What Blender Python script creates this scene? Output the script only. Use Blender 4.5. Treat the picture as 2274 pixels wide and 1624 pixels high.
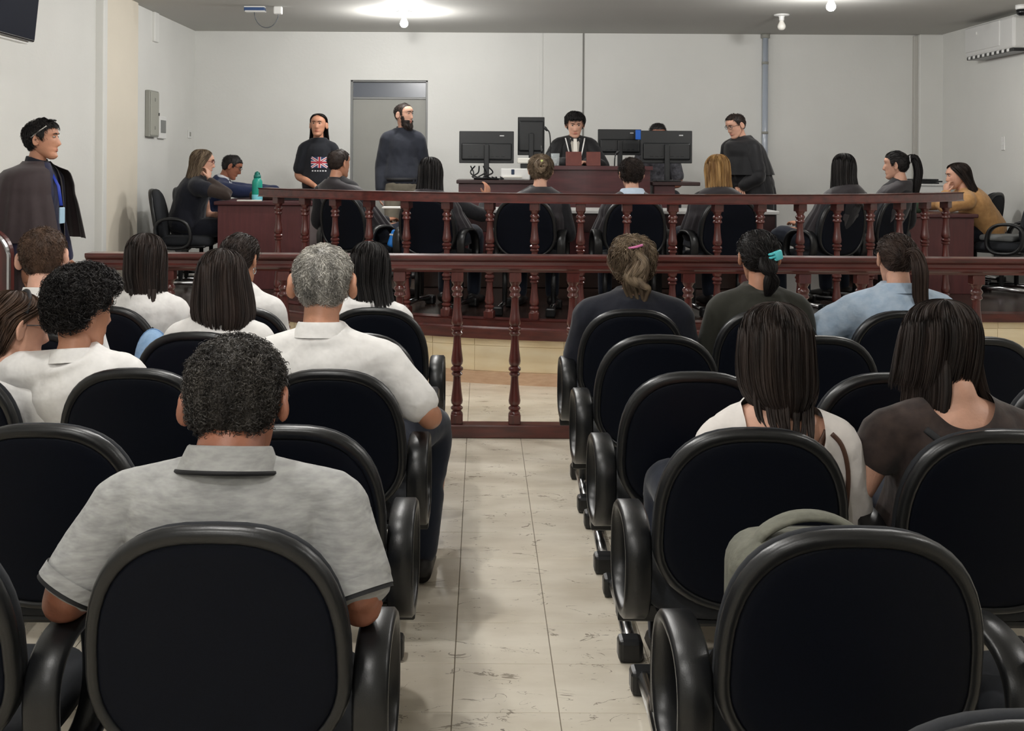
import bpy, bmesh, math, random
import numpy as np
from mathutils import Vector, Matrix, Euler

for o in list(bpy.data.objects):
    bpy.data.objects.remove(o, do_unlink=True)
SC = bpy.context.scene
COL = SC.collection
PI = math.pi
RNG = np.random.default_rng(7)
random.seed(7)

# ------------------------------------------------------------------ camera
F_PX, CX, CY, CAM_H, ROLL = 2450.0, 1070.0, 360.0, 1.54, 0.006
cam = bpy.data.cameras.new('camera')
cam.sensor_width = 36.0
cam.sensor_fit = 'HORIZONTAL'
cam.lens = F_PX / 2274.0 * 36.0
cam.shift_x = (1137.0 - CX) / 2274.0
cam.shift_y = -(812.0 - CY) / 2274.0
cam.clip_start = 0.05
cam_o = bpy.data.objects.new('camera', cam)
COL.objects.link(cam_o)
cam_o.matrix_world = Matrix.Translation((0, 0, CAM_H)) @ Matrix.Rotation(PI / 2, 4, 'X') @ Matrix.Rotation(ROLL, 4, 'Z')
SC.camera = cam_o

# ------------------------------------------------------------------ world, exposure
world = bpy.data.worlds.new('world')
SC.world = world
world.use_nodes = True
world.node_tree.nodes['Background'].inputs[0].default_value = (0.75, 0.82, 0.95, 1)
world.node_tree.nodes['Background'].inputs[1].default_value = 0.15
SC.view_settings.view_transform = 'Standard'
SC.view_settings.look = 'None'
SC.view_settings.gamma = 1.0
SC.view_settings.use_curve_mapping = False
SC.view_settings.exposure = 1.02
BULB_W = 26.0
try:
    SC.cycles.use_denoising = True
    SC.cycles.max_bounces = 8
    SC.cycles.diffuse_bounces = 5
    SC.cycles.sample_clamp_indirect = 6.0
except Exception:
    pass

def at(u, v, d):
    """point at distance d in front of the wall-parallel camera plane"""
    du, dv = u - CX, v - CY
    return Vector(((du + ROLL * dv) / F_PX * d, d, CAM_H - (dv - ROLL * du) / F_PX * d))

# ------------------------------------------------------------------ materials
MATS = {}
def srgb(r, g, b):
    def c(x):
        x /= 255.0
        return x / 12.92 if x <= 0.04045 else ((x + 0.055) / 1.055) ** 2.4
    return (c(r), c(g), c(b), 1.0)

def mat(name, rgb, rough=0.6, metal=0.0, var=0.0, scale=8.0, bump=0.0, bscale=60.0, stretch=(1, 1, 1), sheen=0.0, emit=0.0,
        coat=0.0, spec=0.5, rgb2=None, sss=0.0, alpha=1.0, detail=4.0):
    if name in MATS:
        return MATS[name]
    m = bpy.data.materials.new(name)
    m.use_nodes = True
    nt = m.node_tree
    b = nt.nodes['Principled BSDF']
    col = srgb(*rgb)
    b.inputs['Base Color'].default_value = col
    b.inputs['Roughness'].default_value = rough
    b.inputs['Metallic'].default_value = metal
    b.inputs['Specular IOR Level'].default_value = spec
    b.inputs['Sheen Weight'].default_value = sheen
    b.inputs['Coat Weight'].default_value = coat
    b.inputs['Coat Roughness'].default_value = 0.12
    if alpha < 1:
        b.inputs['Alpha'].default_value = alpha
    if sss:
        b.inputs['Subsurface Weight'].default_value = sss
        b.inputs['Subsurface Radius'].default_value = (0.01, 0.004, 0.002)
    if emit:
        b.inputs['Emission Color'].default_value = col
        b.inputs['Emission Strength'].default_value = emit
    if var or rgb2 or bump:
        tc = nt.nodes.new('ShaderNodeTexCoord')
        mp = nt.nodes.new('ShaderNodeMapping')
        mp.inputs['Scale'].default_value = stretch
        nt.links.new(tc.outputs['Object'], mp.inputs['Vector'])
    if var or rgb2:
        n = nt.nodes.new('ShaderNodeTexNoise')
        n.inputs['Scale'].default_value = scale
        n.inputs['Detail'].default_value = detail
        nt.links.new(mp.outputs[0], n.inputs['Vector'])
        r = nt.nodes.new('ShaderNodeValToRGB')
        r.color_ramp.elements[0].position = 0.32
        r.color_ramp.elements[1].position = 0.68
        if rgb2:
            r.color_ramp.elements[0].color = srgb(*rgb2)
            r.color_ramp.elements[1].color = col
        else:
            r.color_ramp.elements[0].color = tuple(c * (1 - var) for c in col[:3]) + (1,)
            r.color_ramp.elements[1].color = tuple(min(1, c * (1 + var)) for c in col[:3]) + (1,)
        nt.links.new(n.outputs['Fac'], r.inputs['Fac'])
        nt.links.new(r.outputs['Color'], b.inputs['Base Color'])
    if bump:
        n2 = nt.nodes.new('ShaderNodeTexNoise')
        n2.inputs['Scale'].default_value = bscale
        n2.inputs['Detail'].default_value = 3.0
        nt.links.new(mp.outputs[0], n2.inputs['Vector'])
        bp = nt.nodes.new('ShaderNodeBump')
        bp.inputs['Strength'].default_value = bump
        bp.inputs['Distance'].default_value = 0.02
        nt.links.new(n2.outputs['Fac'], bp.inputs['Height'])
        nt.links.new(bp.outputs[0], b.inputs['Normal'])
    MATS[name] = m
    return m

WALL = mat('wall_paint', (220, 220, 216), 0.75, var=0.03, scale=1.2, bump=0.06, bscale=30)
CEIL = mat('ceiling_paint', (186, 185, 180), 0.7, var=0.02, scale=0.8)
PILLAR = mat('pillar_paint', (226, 218, 202), 0.7, var=0.03, scale=1.5)
TRIMW = mat('white_trim', (224, 224, 220), 0.55)
WOOD = mat('dark_red_wood', (92, 41, 36), 0.28, var=0.0, rgb2=(62, 27, 25), scale=5, stretch=(6, 6, 1), coat=0.35)
WOODH = mat('dark_red_wood_long_grain', (92, 42, 37), 0.28, rgb2=(64, 29, 26), scale=5, stretch=(1, 7, 7), coat=0.35)
PANELW = mat('red_brown_laminate', (94, 46, 47), 0.4, rgb2=(80, 38, 40), scale=4, stretch=(9, 9, 1), coat=0.1)
BENCHW = mat('bench_mahogany', (82, 40, 43), 0.38, rgb2=(64, 31, 34), scale=4, stretch=(1, 1, 8), coat=0.15)
DARKEDGE = mat('dark_table_edge', (45, 24, 24), 0.35)
LEDGE = mat('pale_ledge_top', (196, 196, 194), 0.35)
DECK = mat('dark_platform_floor', (60, 44, 38), 0.25, rgb2=(42, 30, 27), scale=3)
NOSE = mat('step_nosing_wood', (92, 46, 39), 0.32, rgb2=(64, 32, 28), scale=6, stretch=(1, 1, 6), coat=0.3)
FASCIA = mat('yellowish_riser_panel', (240, 226, 194), 0.4, rgb2=(230, 210, 170), scale=3, stretch=(1, 1, 5), coat=0.2)
SKIRT = mat('riser_skirting_board', (214, 182, 152), 0.45, rgb2=(200, 164, 134), scale=5, stretch=(3, 3, 12))
BLACKP = mat('black_plastic', (19, 20, 22), 0.36, bump=0.05, bscale=400)
BLACKF = mat('black_back_fabric', (9, 13, 23), 0.6, var=0.2, scale=300, spec=0.12)
SEATF = mat('black_seat_fabric', (22, 25, 31), 0.85, var=0.2, scale=200)
CHROME = mat('chrome', (190, 190, 192), 0.2, metal=1.0)
STEELB = mat('black_steel', (20, 21, 22), 0.4, metal=0.0)
GREYP = mat('grey_metal_box', (150, 150, 142), 0.5)
MONB = mat('monitor_black', (24, 26, 28), 0.42)
MONG = mat('monitor_gloss_black', (14, 16, 19), 0.25)
SCREEN = mat('dark_screen', (13, 17, 30), 0.6, spec=.05)
WHITEP = mat('white_plastic', (226, 226, 224), 0.4)
PAPER = mat('paper', (232, 230, 222), 0.7)
LABELM = mat('label_grey', (190, 190, 190), 0.5)

# ------------------------------------------------------------------ mesh helpers
def newobj(name, me, material=None, parent=None, smooth=False):
    o = bpy.data.objects.new(name, me)
    COL.objects.link(o)
    if material is not None and len(me.materials) == 0:
        me.materials.append(material)
    if parent is not None:
        o.parent = parent
    if smooth:
        me.polygons.foreach_set('use_smooth', [True] * len(me.polygons))
    return o

def tag(o, label=None, cat=None, group=None, kind=None):
    if label: o['label'] = label
    if cat: o['category'] = cat
    if group: o['group'] = group
    if kind: o['kind'] = kind
    return o

def empty(name, loc=(0, 0, 0), rz=0.0, label=None, cat=None, group=None):
    o = bpy.data.objects.new(name, None)
    COL.objects.link(o)
    o.location = loc
    o.rotation_euler = (0, 0, rz)
    o.empty_display_size = 0.1
    return tag(o, label, cat, group)

def copy_tree(o, parent=None):
    c = o.copy()
    COL.objects.link(c)
    c.parent = parent
    for ch in list(o.children):
        copy_tree(ch, c)
    return c

class MB:
    """collects vertices and faces of one mesh"""
    def __init__(s):
        s.v = []; s.f = []
    def add(s, vs, fs):
        k = len(s.v)
        s.v.extend([tuple(p) for p in vs])
        s.f.extend([tuple(i + k for i in f) for f in fs])
        return s
    def box(s, x0, x1, y0, y1, z0, z1, M=None):
        vs = [Vector(p) for p in ((x0, y0, z0), (x1, y0, z0), (x1, y1, z0), (x0, y1, z0), (x0, y0, z1), (x1, y0, z1), (x1, y1, z1), (x0, y1, z1))]
        if M is not None: vs = [M @ p for p in vs]
        return s.add(vs, [(0, 3, 2, 1), (4, 5, 6, 7), (0, 1, 5, 4), (1, 2, 6, 5), (2, 3, 7, 6), (3, 0, 4, 7)])
    def bbox(s, x0, x1, y0, y1, z0, z1, b=0.01, seg=2, M=None):
        bm = bmesh.new()
        bmesh.ops.create_cube(bm, size=1.0)
        for v in bm.verts:
            v.co = Vector(((x0 + x1) / 2 + v.co.x * (x1 - x0), (y0 + y1) / 2 + v.co.y * (y1 - y0), (z0 + z1) / 2 + v.co.z * (z1 - z0)))
        bmesh.ops.bevel(bm, geom=bm.edges[:], offset=b, segments=seg, affect='EDGES', profile=0.5)
        if M is not None: bmesh.ops.transform(bm, matrix=M, verts=bm.verts)
        bm.verts.index_update()
        s.add([v.co.copy() for v in bm.verts], [[v.index for v in f.verts] for f in bm.faces])
        bm.free()
        return s
    def lathe(s, prof, n=16, M=None, sq=None):
        """prof: [(r, z)]"""
        vs, fs = [], []
        for r, z in prof:
            for k in range(n):
                a = 2 * PI * k / n
                vs.append(Vector((r * math.cos(a), r * math.sin(a), z)))
        m = len(prof)
        for i in range(m - 1):
            for k in range(n):
                k2 = (k + 1) % n
                fs.append((i * n + k, i * n + k2, (i + 1) * n + k2, (i + 1) * n + k))
        fs.append(tuple(reversed(range(n))))
        fs.append(tuple(range((m - 1) * n, m * n)))
        if M is not None: vs = [M @ p for p in vs]
        return s.add(vs, fs)
    def tube(s, pts, r, n=8, closed=False, ref=(0, 0, 1)):
        V, Q = loft_arrays(pts, r, n=n, closed=closed, ref=ref)
        return s.add(V, Q)
    def prism(s, poly, z0, z1):
        n = len(poly)
        vs = [(p[0], p[1], z0) for p in poly] + [(p[0], p[1], z1) for p in poly]
        fs = [tuple(reversed(range(n))), tuple(range(n, 2 * n))]
        for k in range(n):
            fs.append((k, (k + 1) % n, n + (k + 1) % n, n + k))
        return s.add(vs, fs)
    def mesh(s, name):
        me = bpy.data.meshes.new(name)
        me.from_pydata([tuple(p) for p in s.v], [], s.f)
        me.update()
        return me
    def build(s, name, material, parent=None, smooth=False):
        return newobj(name, s.mesh(name), material, parent, smooth)

def smoothpath(P, sub=4):
    """Catmull-Rom through rows of P"""
    P = np.asarray(P, float)
    n = len(P)
    if n < 3 or sub < 2: return P
    out = []
    for i in range(n - 1):
        p0 = P[max(i - 1, 0)]; p1 = P[i]; p2 = P[i + 1]; p3 = P[min(i + 2, n - 1)]
        for k in range(sub):
            t = k / sub
            out.append(0.5 * ((2 * p1) + (-p0 + p2) * t + (2 * p0 - 5 * p1 + 4 * p2 - p3) * t * t + (-p0 + 3 * p1 - 3 * p2 + p3) * t ** 3))
    out.append(P[-1])
    return np.array(out)

def loft_arrays(pts, r, n=8, closed=False, ref=(0, 0, 1), caps=True):
    """elliptic tube along pts; r scalar, list, or list of (ra, rb): ra across (side), rb along ref-ish"""
    P = np.asarray([tuple(p) for p in pts], float)
    m = len(P)
    r = np.asarray(r, float)
    if r.ndim == 0: r = np.full((m, 2), float(r))
    elif r.ndim == 1: r = np.stack([r, r], 1)
    if closed:
        T = np.roll(P, -1, 0) - np.roll(P, 1, 0)
    else:
        T = np.gradient(P, axis=0)
    T /= np.maximum(np.linalg.norm(T, axis=1, keepdims=True), 1e-9)
    ref = np.asarray(ref, float)
    S = np.cross(T, ref)
    ln = np.linalg.norm(S, axis=1, keepdims=True)
    alt = np.cross(T, np.array([0, 1.0, 0.001]))
    S = np.where(ln < 0.15, alt, S)
    S /= np.maximum(np.linalg.norm(S, axis=1, keepdims=True), 1e-9)
    for i in range(1, m):
        if np.dot(S[i], S[i - 1]) < 0: S[i] = -S[i]
    U = np.cross(S, T)
    a = np.arange(n) * 2 * PI / n
    V = P[:, None, :] + np.cos(a)[None, :, None] * (S * r[:, :1])[:, None, :] + np.sin(a)[None, :, None] * (U * r[:, 1:])[:, None, :]
    V = V.reshape(-1, 3)
    Q = []
    mm = m if closed else m - 1
    for i in range(mm):
        j = (i + 1) % m
        for k in range(n):
            k2 = (k + 1) % n
            Q.append((i * n + k, i * n + k2, j * n + k2, j * n + k))
    if caps and not closed:
        Q.append(tuple(reversed(range(n))))
        Q.append(tuple(range((m - 1) * n, m * n)))
    return V, Q

def capsule_radii(r0, cnt): pass

def ell(c, rx, ry, rz, nu=14, nv=10, M=None):
    vs, fs = [], []
    for i in range(1, nv):
        t = PI * i / nv
        for k in range(nu):
            a = 2 * PI * k / nu
            vs.append(Vector((rx * math.sin(t) * math.cos(a), ry * math.sin(t) * math.sin(a), rz * math.cos(t))))
    vs.append(Vector((0, 0, rz))); vs.append(Vector((0, 0, -rz)))
    top, bot = len(vs) - 2, len(vs) - 1
    for i in range(nv - 2):
        for k in range(nu):
            k2 = (k + 1) % nu
            fs.append((i * nu + k, (i + 1) * nu + k, (i + 1) * nu + k2, i * nu + k2))
    for k in range(nu):
        k2 = (k + 1) % nu
        fs.append((top, k, k2))
        fs.append((bot, (nv - 2) * nu + k2, (nv - 2) * nu + k))
    if M is not None: vs = [M @ v for v in vs]
    c = Vector(c)
    return [v + c for v in vs], fs

def remesh(mb, voxel, smooth_it=6, name='tmp'):
    me = mb.mesh(name)
    o = bpy.data.objects.new('tmp_remesh', me)
    COL.objects.link(o)
    md = o.modifiers.new('r', 'REMESH'); md.mode = 'VOXEL'; md.voxel_size = voxel; md.adaptivity = 0
    if smooth_it:
        ms = o.modifiers.new('s', 'SMOOTH'); ms.factor = 0.5; ms.iterations = smooth_it
    dg = bpy.context.evaluated_depsgraph_get()
    out = bpy.data.meshes.new_from_object(o.evaluated_get(dg), depsgraph=dg)
    bpy.data.objects.remove(o, do_unlink=True)
    bpy.data.meshes.remove(me)
    out.name = name
    return out

def mesh_vf(me):
    n = len(me.vertices)
    co = np.empty(n * 3); me.vertices.foreach_get('co', co)
    return co.reshape(-1, 3), [tuple(p.vertices) for p in me.polygons]

def strands_arrays(P, R, sides=3):
    """P [n,m,3], R [n,m] -> verts, quads arrays"""
    n, m, _ = P.shape
    T = np.gradient(P, axis=1)
    T /= np.maximum(np.linalg.norm(T, axis=2, keepdims=True), 1e-9)
    ref = np.where(np.abs(T[..., 2:3]) > 0.9, np.array([1.0, 0.2, 0]), np.array([0.1, 0.05, 1.0]))
    S = np.cross(T, ref); S /= np.maximum(np.linalg.norm(S, axis=2, keepdims=True), 1e-9)
    U = np.cross(S, T)
    if sides == 2:
        ph = np.random.default_rng(n).uniform(0, PI, (n, 1, 1))
        D = S * np.cos(ph) + U * np.sin(ph)
        V = np.stack([P + R[..., None] * D, P - R[..., None] * D], 2)
        idx = np.arange(n * m * 2).reshape(n, m, 2)
        Q = np.stack([idx[:, :-1, 0], idx[:, :-1, 1], idx[:, 1:, 1], idx[:, 1:, 0]], -1).reshape(-1, 4)
        return V.reshape(-1, 3), Q
    a = np.arange(sides) * 2 * PI / sides
    V = P[:, :, None, :] + R[:, :, None, None] * (np.cos(a)[None, None, :, None] * S[:, :, None, :] + np.sin(a)[None, None, :, None] * U[:, :, None, :])
    idx = np.arange(n * m * sides).reshape(n, m, sides)
    A = idx[:, :-1, :]; B = np.roll(A, -1, 2); D = idx[:, 1:, :]; C = np.roll(D, -1, 2)
    Q = np.stack([A, B, C, D], -1).reshape(-1, 4)
    return V.reshape(-1, 3), Q

def mesh_np(name, V, Q):
    """quads only, fast"""
    me = bpy.data.meshes.new(name)
    me.vertices.add(len(V)); me.vertices.foreach_set('co', np.asarray(V, np.float32).ravel())
    nq = len(Q)
    me.loops.add(nq * 4); me.polygons.add(nq)
    me.loops.foreach_set('vertex_index', np.asarray(Q, np.int32).ravel())
    me.polygons.foreach_set('loop_start', np.arange(0, nq * 4, 4, dtype=np.int32))
    me.polygons.foreach_set('loop_total', np.full(nq, 4, np.int32))
    me.update(calc_edges=True)
    me.validate()
    return me

# ================================================================== ROOM
XL, XR, YB, YF, ZC = -3.31, 5.26, 12.7, -2.6, 3.03
DZ = 0.38                                   # platform height
AC = (1.041, 11.45)                         # centre of the curved platform front
AR = 3.842                                  # radius of the balustrade on it
ER = 3.93                                   # radius of the platform edge
YD = 8.60                                   # straight platform front beside the curve

def tile_material():
    m = bpy.data.materials.new('cream_floor_tile'); m.use_nodes = True
    nt = m.node_tree; b = nt.nodes['Principled BSDF']
    g = nt.nodes.new('ShaderNodeNewGeometry')
    def noise(scale, st, det=5.0, dist=0.0):
        mp = nt.nodes.new('ShaderNodeMapping'); mp.inputs['Scale'].default_value = st
        nt.links.new(g.outputs['Position'], mp.inputs['Vector'])
        n = nt.nodes.new('ShaderNodeTexNoise'); n.inputs['Scale'].default_value = scale; n.inputs['Detail'].default_value = det; n.inputs['Distortion'].default_value = dist
        nt.links.new(mp.outputs[0], n.inputs['Vector'])
        return n
    def ramp(n, a, ca, c, cc):
        r = nt.nodes.new('ShaderNodeValToRGB')
        r.color_ramp.elements[0].position = a; r.color_ramp.elements[0].color = ca
        r.color_ramp.elements[1].position = c; r.color_ramp.elements[1].color = cc
        nt.links.new(n.outputs['Fac'], r.inputs['Fac']); return r
    base = ramp(noise(2.2, (1, 2.0, 1)), 0.35, srgb(208, 198, 180), 0.65, srgb(232, 224, 208))
    def math(op, a, b_=None, v=None):
        n = nt.nodes.new('ShaderNodeMath'); n.operation = op
        nt.links.new(a, n.inputs[0])
        if b_ is not None: nt.links.new(b_, n.inputs[1])
        elif v is not None: n.inputs[1].default_value = v
        return n.outputs[0]
    class Wrap: pass
    crack = math('ABSOLUTE', math('SUBTRACT', noise(4.5, (1, 2.4, 1), 10.0, .8).outputs['Fac'], None, .5))
    gate = math('MULTIPLY', math('MAXIMUM', math('SUBTRACT', noise(7.0, (1, 2.0, 1), 4.0).outputs['Fac'], None, .50), None, 0.0), None, 0.06)
    ln = math('LESS_THAN', crack, gate)
    inv = math('SUBTRACT', ln, None, 1.0); inv = math('ABSOLUTE', inv)
    vw = Wrap(); vw.outputs = {'Fac': inv}
    vein = ramp(vw, 0.0, srgb(120, 108, 94), 1.0, (1, 1, 1, 1))
    spot = ramp(noise(34.0, (.9, 2.2, 1), 5.0, .8), 0.27, srgb(84, 76, 68), 0.30, (1, 1, 1, 1))
    mx = nt.nodes.new('ShaderNodeMix'); mx.data_type = 'RGBA'; mx.blend_type = 'MULTIPLY'; mx.inputs[0].default_value = 0.62
    nt.links.new(base.outputs[0], mx.inputs[6]); nt.links.new(vein.outputs[0], mx.inputs[7])
    mx2 = nt.nodes.new('ShaderNodeMix'); mx2.data_type = 'RGBA'; mx2.blend_type = 'MULTIPLY'; mx2.inputs[0].default_value = 0.7
    nt.links.new(mx.outputs[2], mx2.inputs[6]); nt.links.new(spot.outputs[0], mx2.inputs[7])
    nt.links.new(mx2.outputs[2], b.inputs['Base Color'])
    b.inputs['Roughness'].default_value = 0.24
    b.inputs['Specular IOR Level'].default_value = 0.5
    n = noise(5.0, (1, 3, 1), 4.0)
    bp = nt.nodes.new('ShaderNodeBump'); bp.inputs['Strength'].default_value = 0.10; bp.inputs['Distance'].default_value = 0.01
    nt.links.new(n.outputs['Fac'], bp.inputs['Height']); nt.links.new(bp.outputs[0], b.inputs['Normal'])
    return m
TILE = tile_material()
GROUT = mat('dark_grout', (120, 110, 96), 0.8)

floor = tag(MB().box(XL - .2, XR + .2, YF - .2, YB + .2, -0.12, -0.004).build('floor', GROUT), 'cream marbled tile floor of the courtroom', kind='structure')
TS, TX0, TY0 = 0.30, -0.074, 5.487
tile_me = MB().bbox(-0.1488, 0.1488, -0.1488, 0.1488, -0.006, 0.0, b=0.0012, seg=1).mesh('tile')
tile_me.materials.append(TILE)
rest = MB()
i0, i1 = math.floor((XL - TX0) / TS), math.ceil((XR - TX0) / TS)
j0, j1 = math.floor((YF - TY0) / TS), math.ceil((YB - 3.3 - TY0) / TS)
for i in range(i0, i1):
    for j in range(j0, j1):
        cx, cy = TX0 + (i + .5) * TS, TY0 + (j + .5) * TS
        if cx < XL + .15 or cx > XR - .15 or cy < YF + .15: continue
        if -0.75 < cx < 1.2 and 1.2 < cy < 8.2:
            o = bpy.data.objects.new('tile', tile_me); COL.objects.link(o); o.parent = floor; o.location = (cx, cy, 0)
        else:
            h = 0.1488
            rest.add([(cx - h, cy - h, 0), (cx + h, cy - h, 0), (cx + h, cy + h, 0), (cx - h, cy + h, 0)], [(0, 1, 2, 3)])
tag(rest.build('tile_field', TILE, floor), kind='stuff')

ceiling = tag(MB().box(XL - .2, XR + .2, YF - .2, YB + .2, ZC, ZC + .1).build('ceiling', CEIL), 'plain grey painted ceiling', kind='structure')
wl = tag(MB().box(XL - .15, XL, YF - .2, YB + .2, 0, ZC).build('wall_left', WALL), 'off-white side wall behind the standing guard', kind='structure')
# raised column strip on the side wall
cs = MB().bbox(XL - 0.02, XL + 0.05, 9.55, 10.45, 0, ZC, b=0.006, seg=1); cs.build('column_strip', PILLAR, wl)
MB().bbox(XL - .02, XL + 0.07, 9.44, 9.54, 0, ZC, b=0.01, seg=2).build('column_edge', TRIMW, wl)
MB().bbox(XL - .02, XL + 0.03, 11.05, 11.2, ZC - .30, ZC, b=0.01, seg=2).build('duct_stub', TRIMW, wl)
wr = tag(MB().box(XR, XR + .15, YF - .2, YB + .2, 0, ZC).build('wall_right', WALL), 'off-white side wall carrying the air conditioner', kind='structure')
wf = tag(MB().box(XL - .2, XR + .2, YF - .15, YF, 0, ZC).build('wall_front', WALL), 'off-white wall behind the viewer', kind='structure')

# back wall with a door opening
dl, dr, dtop = at(777, 400, YB).x, at(949, 400, YB).x, at(860, 178, YB).z
wb = MB()
wb.box(XL - .2, dl, YB, YB + .15, 0, ZC); wb.box(dr, XR + .2, YB, YB + .15, 0, ZC); wb.box(dl, dr, YB, YB + .15, dtop, ZC)
wb = tag(wb.build('wall_back', WALL), 'off-white panelled wall behind the bench', kind='structure')
def seam(u, w, depth, m, name='panel_joint'):
    x = at(u, 200, YB).x
    MB().bbox(x - w / 2, x + w / 2, YB - depth, YB + .01, 0.3, ZC, b=min(depth, w) * .3, seg=1).build(name, m, wb)
seam(1204, 0.012, 0.006, WALL); seam(1295, 0.016, 0.012, mat('joint_grey', (128, 127, 122), .7))
seam(1200, .03, .004, WALL)
px0, px1 = at(2034, 300, YB).x, XR
MB().bbox(px0, px1 + .02, YB - .10, YB + .02, 0.3, ZC, b=0.008, seg=1).build('corner_pilaster', WALL, wb)
MB().bbox(px0 - .045, px0 + .002, YB - .05, YB + .02, 0.3, ZC - .01, b=0.006, seg=1).build('cable_trunking', mat('trunking_grey', (188, 186, 180), .5), wb)
# door
DOORP = mat('grey_door_panel', (150, 150, 144), 0.55, var=0.03, scale=2)
DOORG = mat('dark_transom_glass', (92, 97, 106), 0.25)
door = tag(MB().box(dl, dr, YB + .07, YB + .11, 0.3, dtop - .215).build('door_1', DOORP), 'grey door leaf behind the bearded man', kind='structure')
MB().box(dl, dr, YB + .075, YB + .11, dtop - .195, dtop).build('transom', DOORG, door)
MB().bbox(dl, dr, YB + .055, YB + .11, dtop - .218, dtop - .192, b=.004, seg=1).build('transom_bar', mat('door_frame_grey', (126, 127, 126), .4), door)
for xx in (dl + .012, dr - .012):
    MB().bbox(xx - .014, xx + .014, YB + .03, YB + .12, .3, dtop, b=.004, seg=1).build('jamb', MATS['door_frame_grey'], door)
MB().bbox(dl, dr, YB + .03, YB + .12, dtop - .02, dtop + .002, b=.004, seg=1).build('jamb', MATS['door_frame_grey'], door)

# white conduit pipe on the back wall
pp = at(1697, 200, YB)
pipe = empty('conduit_pipe', (pp.x, YB - .045, DZ), 0, 'shiny pale grey vertical conduit pipe behind the standing robed man', 'pipe')
PIPEM = mat('glossy_pale_pipe', (170, 178, 190), 0.18, coat=0.6)
MB().lathe([(.033, 0), (.033, ZC - DZ - .0)], 16).build('tube', PIPEM, pipe, True)
MB().lathe([(.05, ZC - DZ - .05), (.05, ZC - DZ - .002)], 16).build('ceiling_flange', GREYP, pipe, True)
for z in (.5, 1.5, 2.3):
    MB().lathe([(.037, z), (.037, z + .03)], 16).build('clamp', GREYP, pipe, True)

# ------------------------------------------------------------------ platform (dais)
aend = math.acos((AC[1] - YD) / ER)
def arcp(R, t): return (AC[0] + R * math.sin(t), AC[1] - R * math.cos(t))
NA = 48
def outline(R, yb):
    ae = math.acos((AC[1] - yb) / R)
    pts = [(XL, yb)] + [arcp(R, -ae + 2 * ae * k / NA) for k in range(NA + 1)] + [(XR, yb)]
    return pts
front = outline(ER, YD)
front_in = outline(ER - .03, YD + .03)
dais = tag(MB().prism(front_in + [(XR, YB), (XL, YB)], 0.0, DZ - .065).build('floor_platform', FASCIA), 'raised platform with curved front carrying the court furniture', kind='structure')
deck = MB().prism(front_in + [(XR, YB), (XL, YB)], DZ - .064, DZ).build('deck', DECK, dais)
def strip(R0, y0, R1, y1, z0, z1):
    a, b = outline(R0, y0), outline(R1, y1)
    n = len(a); mb = MB()
    vs = [(p[0], p[1], z0) for p in a] + [(p[0], p[1], z1) for p in a] + [(p[0], p[1], z1) for p in b] + [(p[0], p[1], z0) for p in b]
    fs = []
    for k in range(n - 1):
        for q in range(4):
            q2 = (q + 1) % 4
            fs.append((q * n + k, q * n + k + 1, q2 * n + k + 1, q2 * n + k))
    return mb.add(vs, [tuple(reversed(f)) for f in fs])
strip(ER + .02, YD - .02, ER - .12, YD + .12, DZ - .063, DZ + .003).build('nosing', NOSE, dais)
strip(ER - .012, YD + .012, ER - .04, YD + .04, 0.0, 0.085).build('skirting', SKIRT, dais)
# riser panels, each piece its own
def riser(p, q, z0, z1, d):
    px, py = p; qx, qy = q
    L = math.hypot(qx - px, qy - py); tx, ty = (qx - px) / L, (qy - py) / L
    nx, ny = ty, -tx
    g = .0015
    px += tx * g; py += ty * g; qx -= tx * g; qy -= ty * g
    mb = MB()
    mb.add([(px + nx * d, py + ny * d, z0), (qx + nx * d, qy + ny * d, z0), (qx + nx * d, qy + ny * d, z1), (px + nx * d, py + ny * d, z1),
            (px, py, z0), (qx, qy, z0), (qx, qy, z1), (px, py, z1)], [(0, 1, 2, 3), (4, 7, 6, 5), (0, 4, 5, 1), (3, 2, 6, 7), (1, 5, 6, 2), (0, 3, 7, 4)])
    return mb.build('riser_panel', FASCIA, dais)
Rr = ER - .03
ae = math.acos((AC[1] - YD - .03) / Rr); NR = 19
for k in range(NR):
    t0, t1 = -ae + 2 * ae * k / NR, -ae + 2 * ae * (k + 1) / NR
    riser(arcp(Rr, t0), arcp(Rr, t1), .088, .262, .006); riser(arcp(Rr, t0), arcp(Rr, t1), .265, DZ - .066, .010)
xl_, xr_ = arcp(Rr, -ae)[0], arcp(Rr, ae)[0]
for (a, b) in ((XL, xl_), (xr_, XR)):
    n = max(1, round(abs(b - a) / .32))
    for k in range(n):
        p, q = (a + (b - a) * k / n, YD + .03), (a + (b - a) * (k + 1) / n, YD + .03)
        riser(p, q, .088, .262, .006); riser(p, q, .265, DZ - .066, .010)
# upper step under the bench
ST = 0.70
step = tag(MB().bbox(-.55, 2.65, 10.15, YB - .002, DZ, ST, b=.01, seg=1).build('floor_step', DECK), 'second step under the judge bench', kind='structure')

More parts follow.
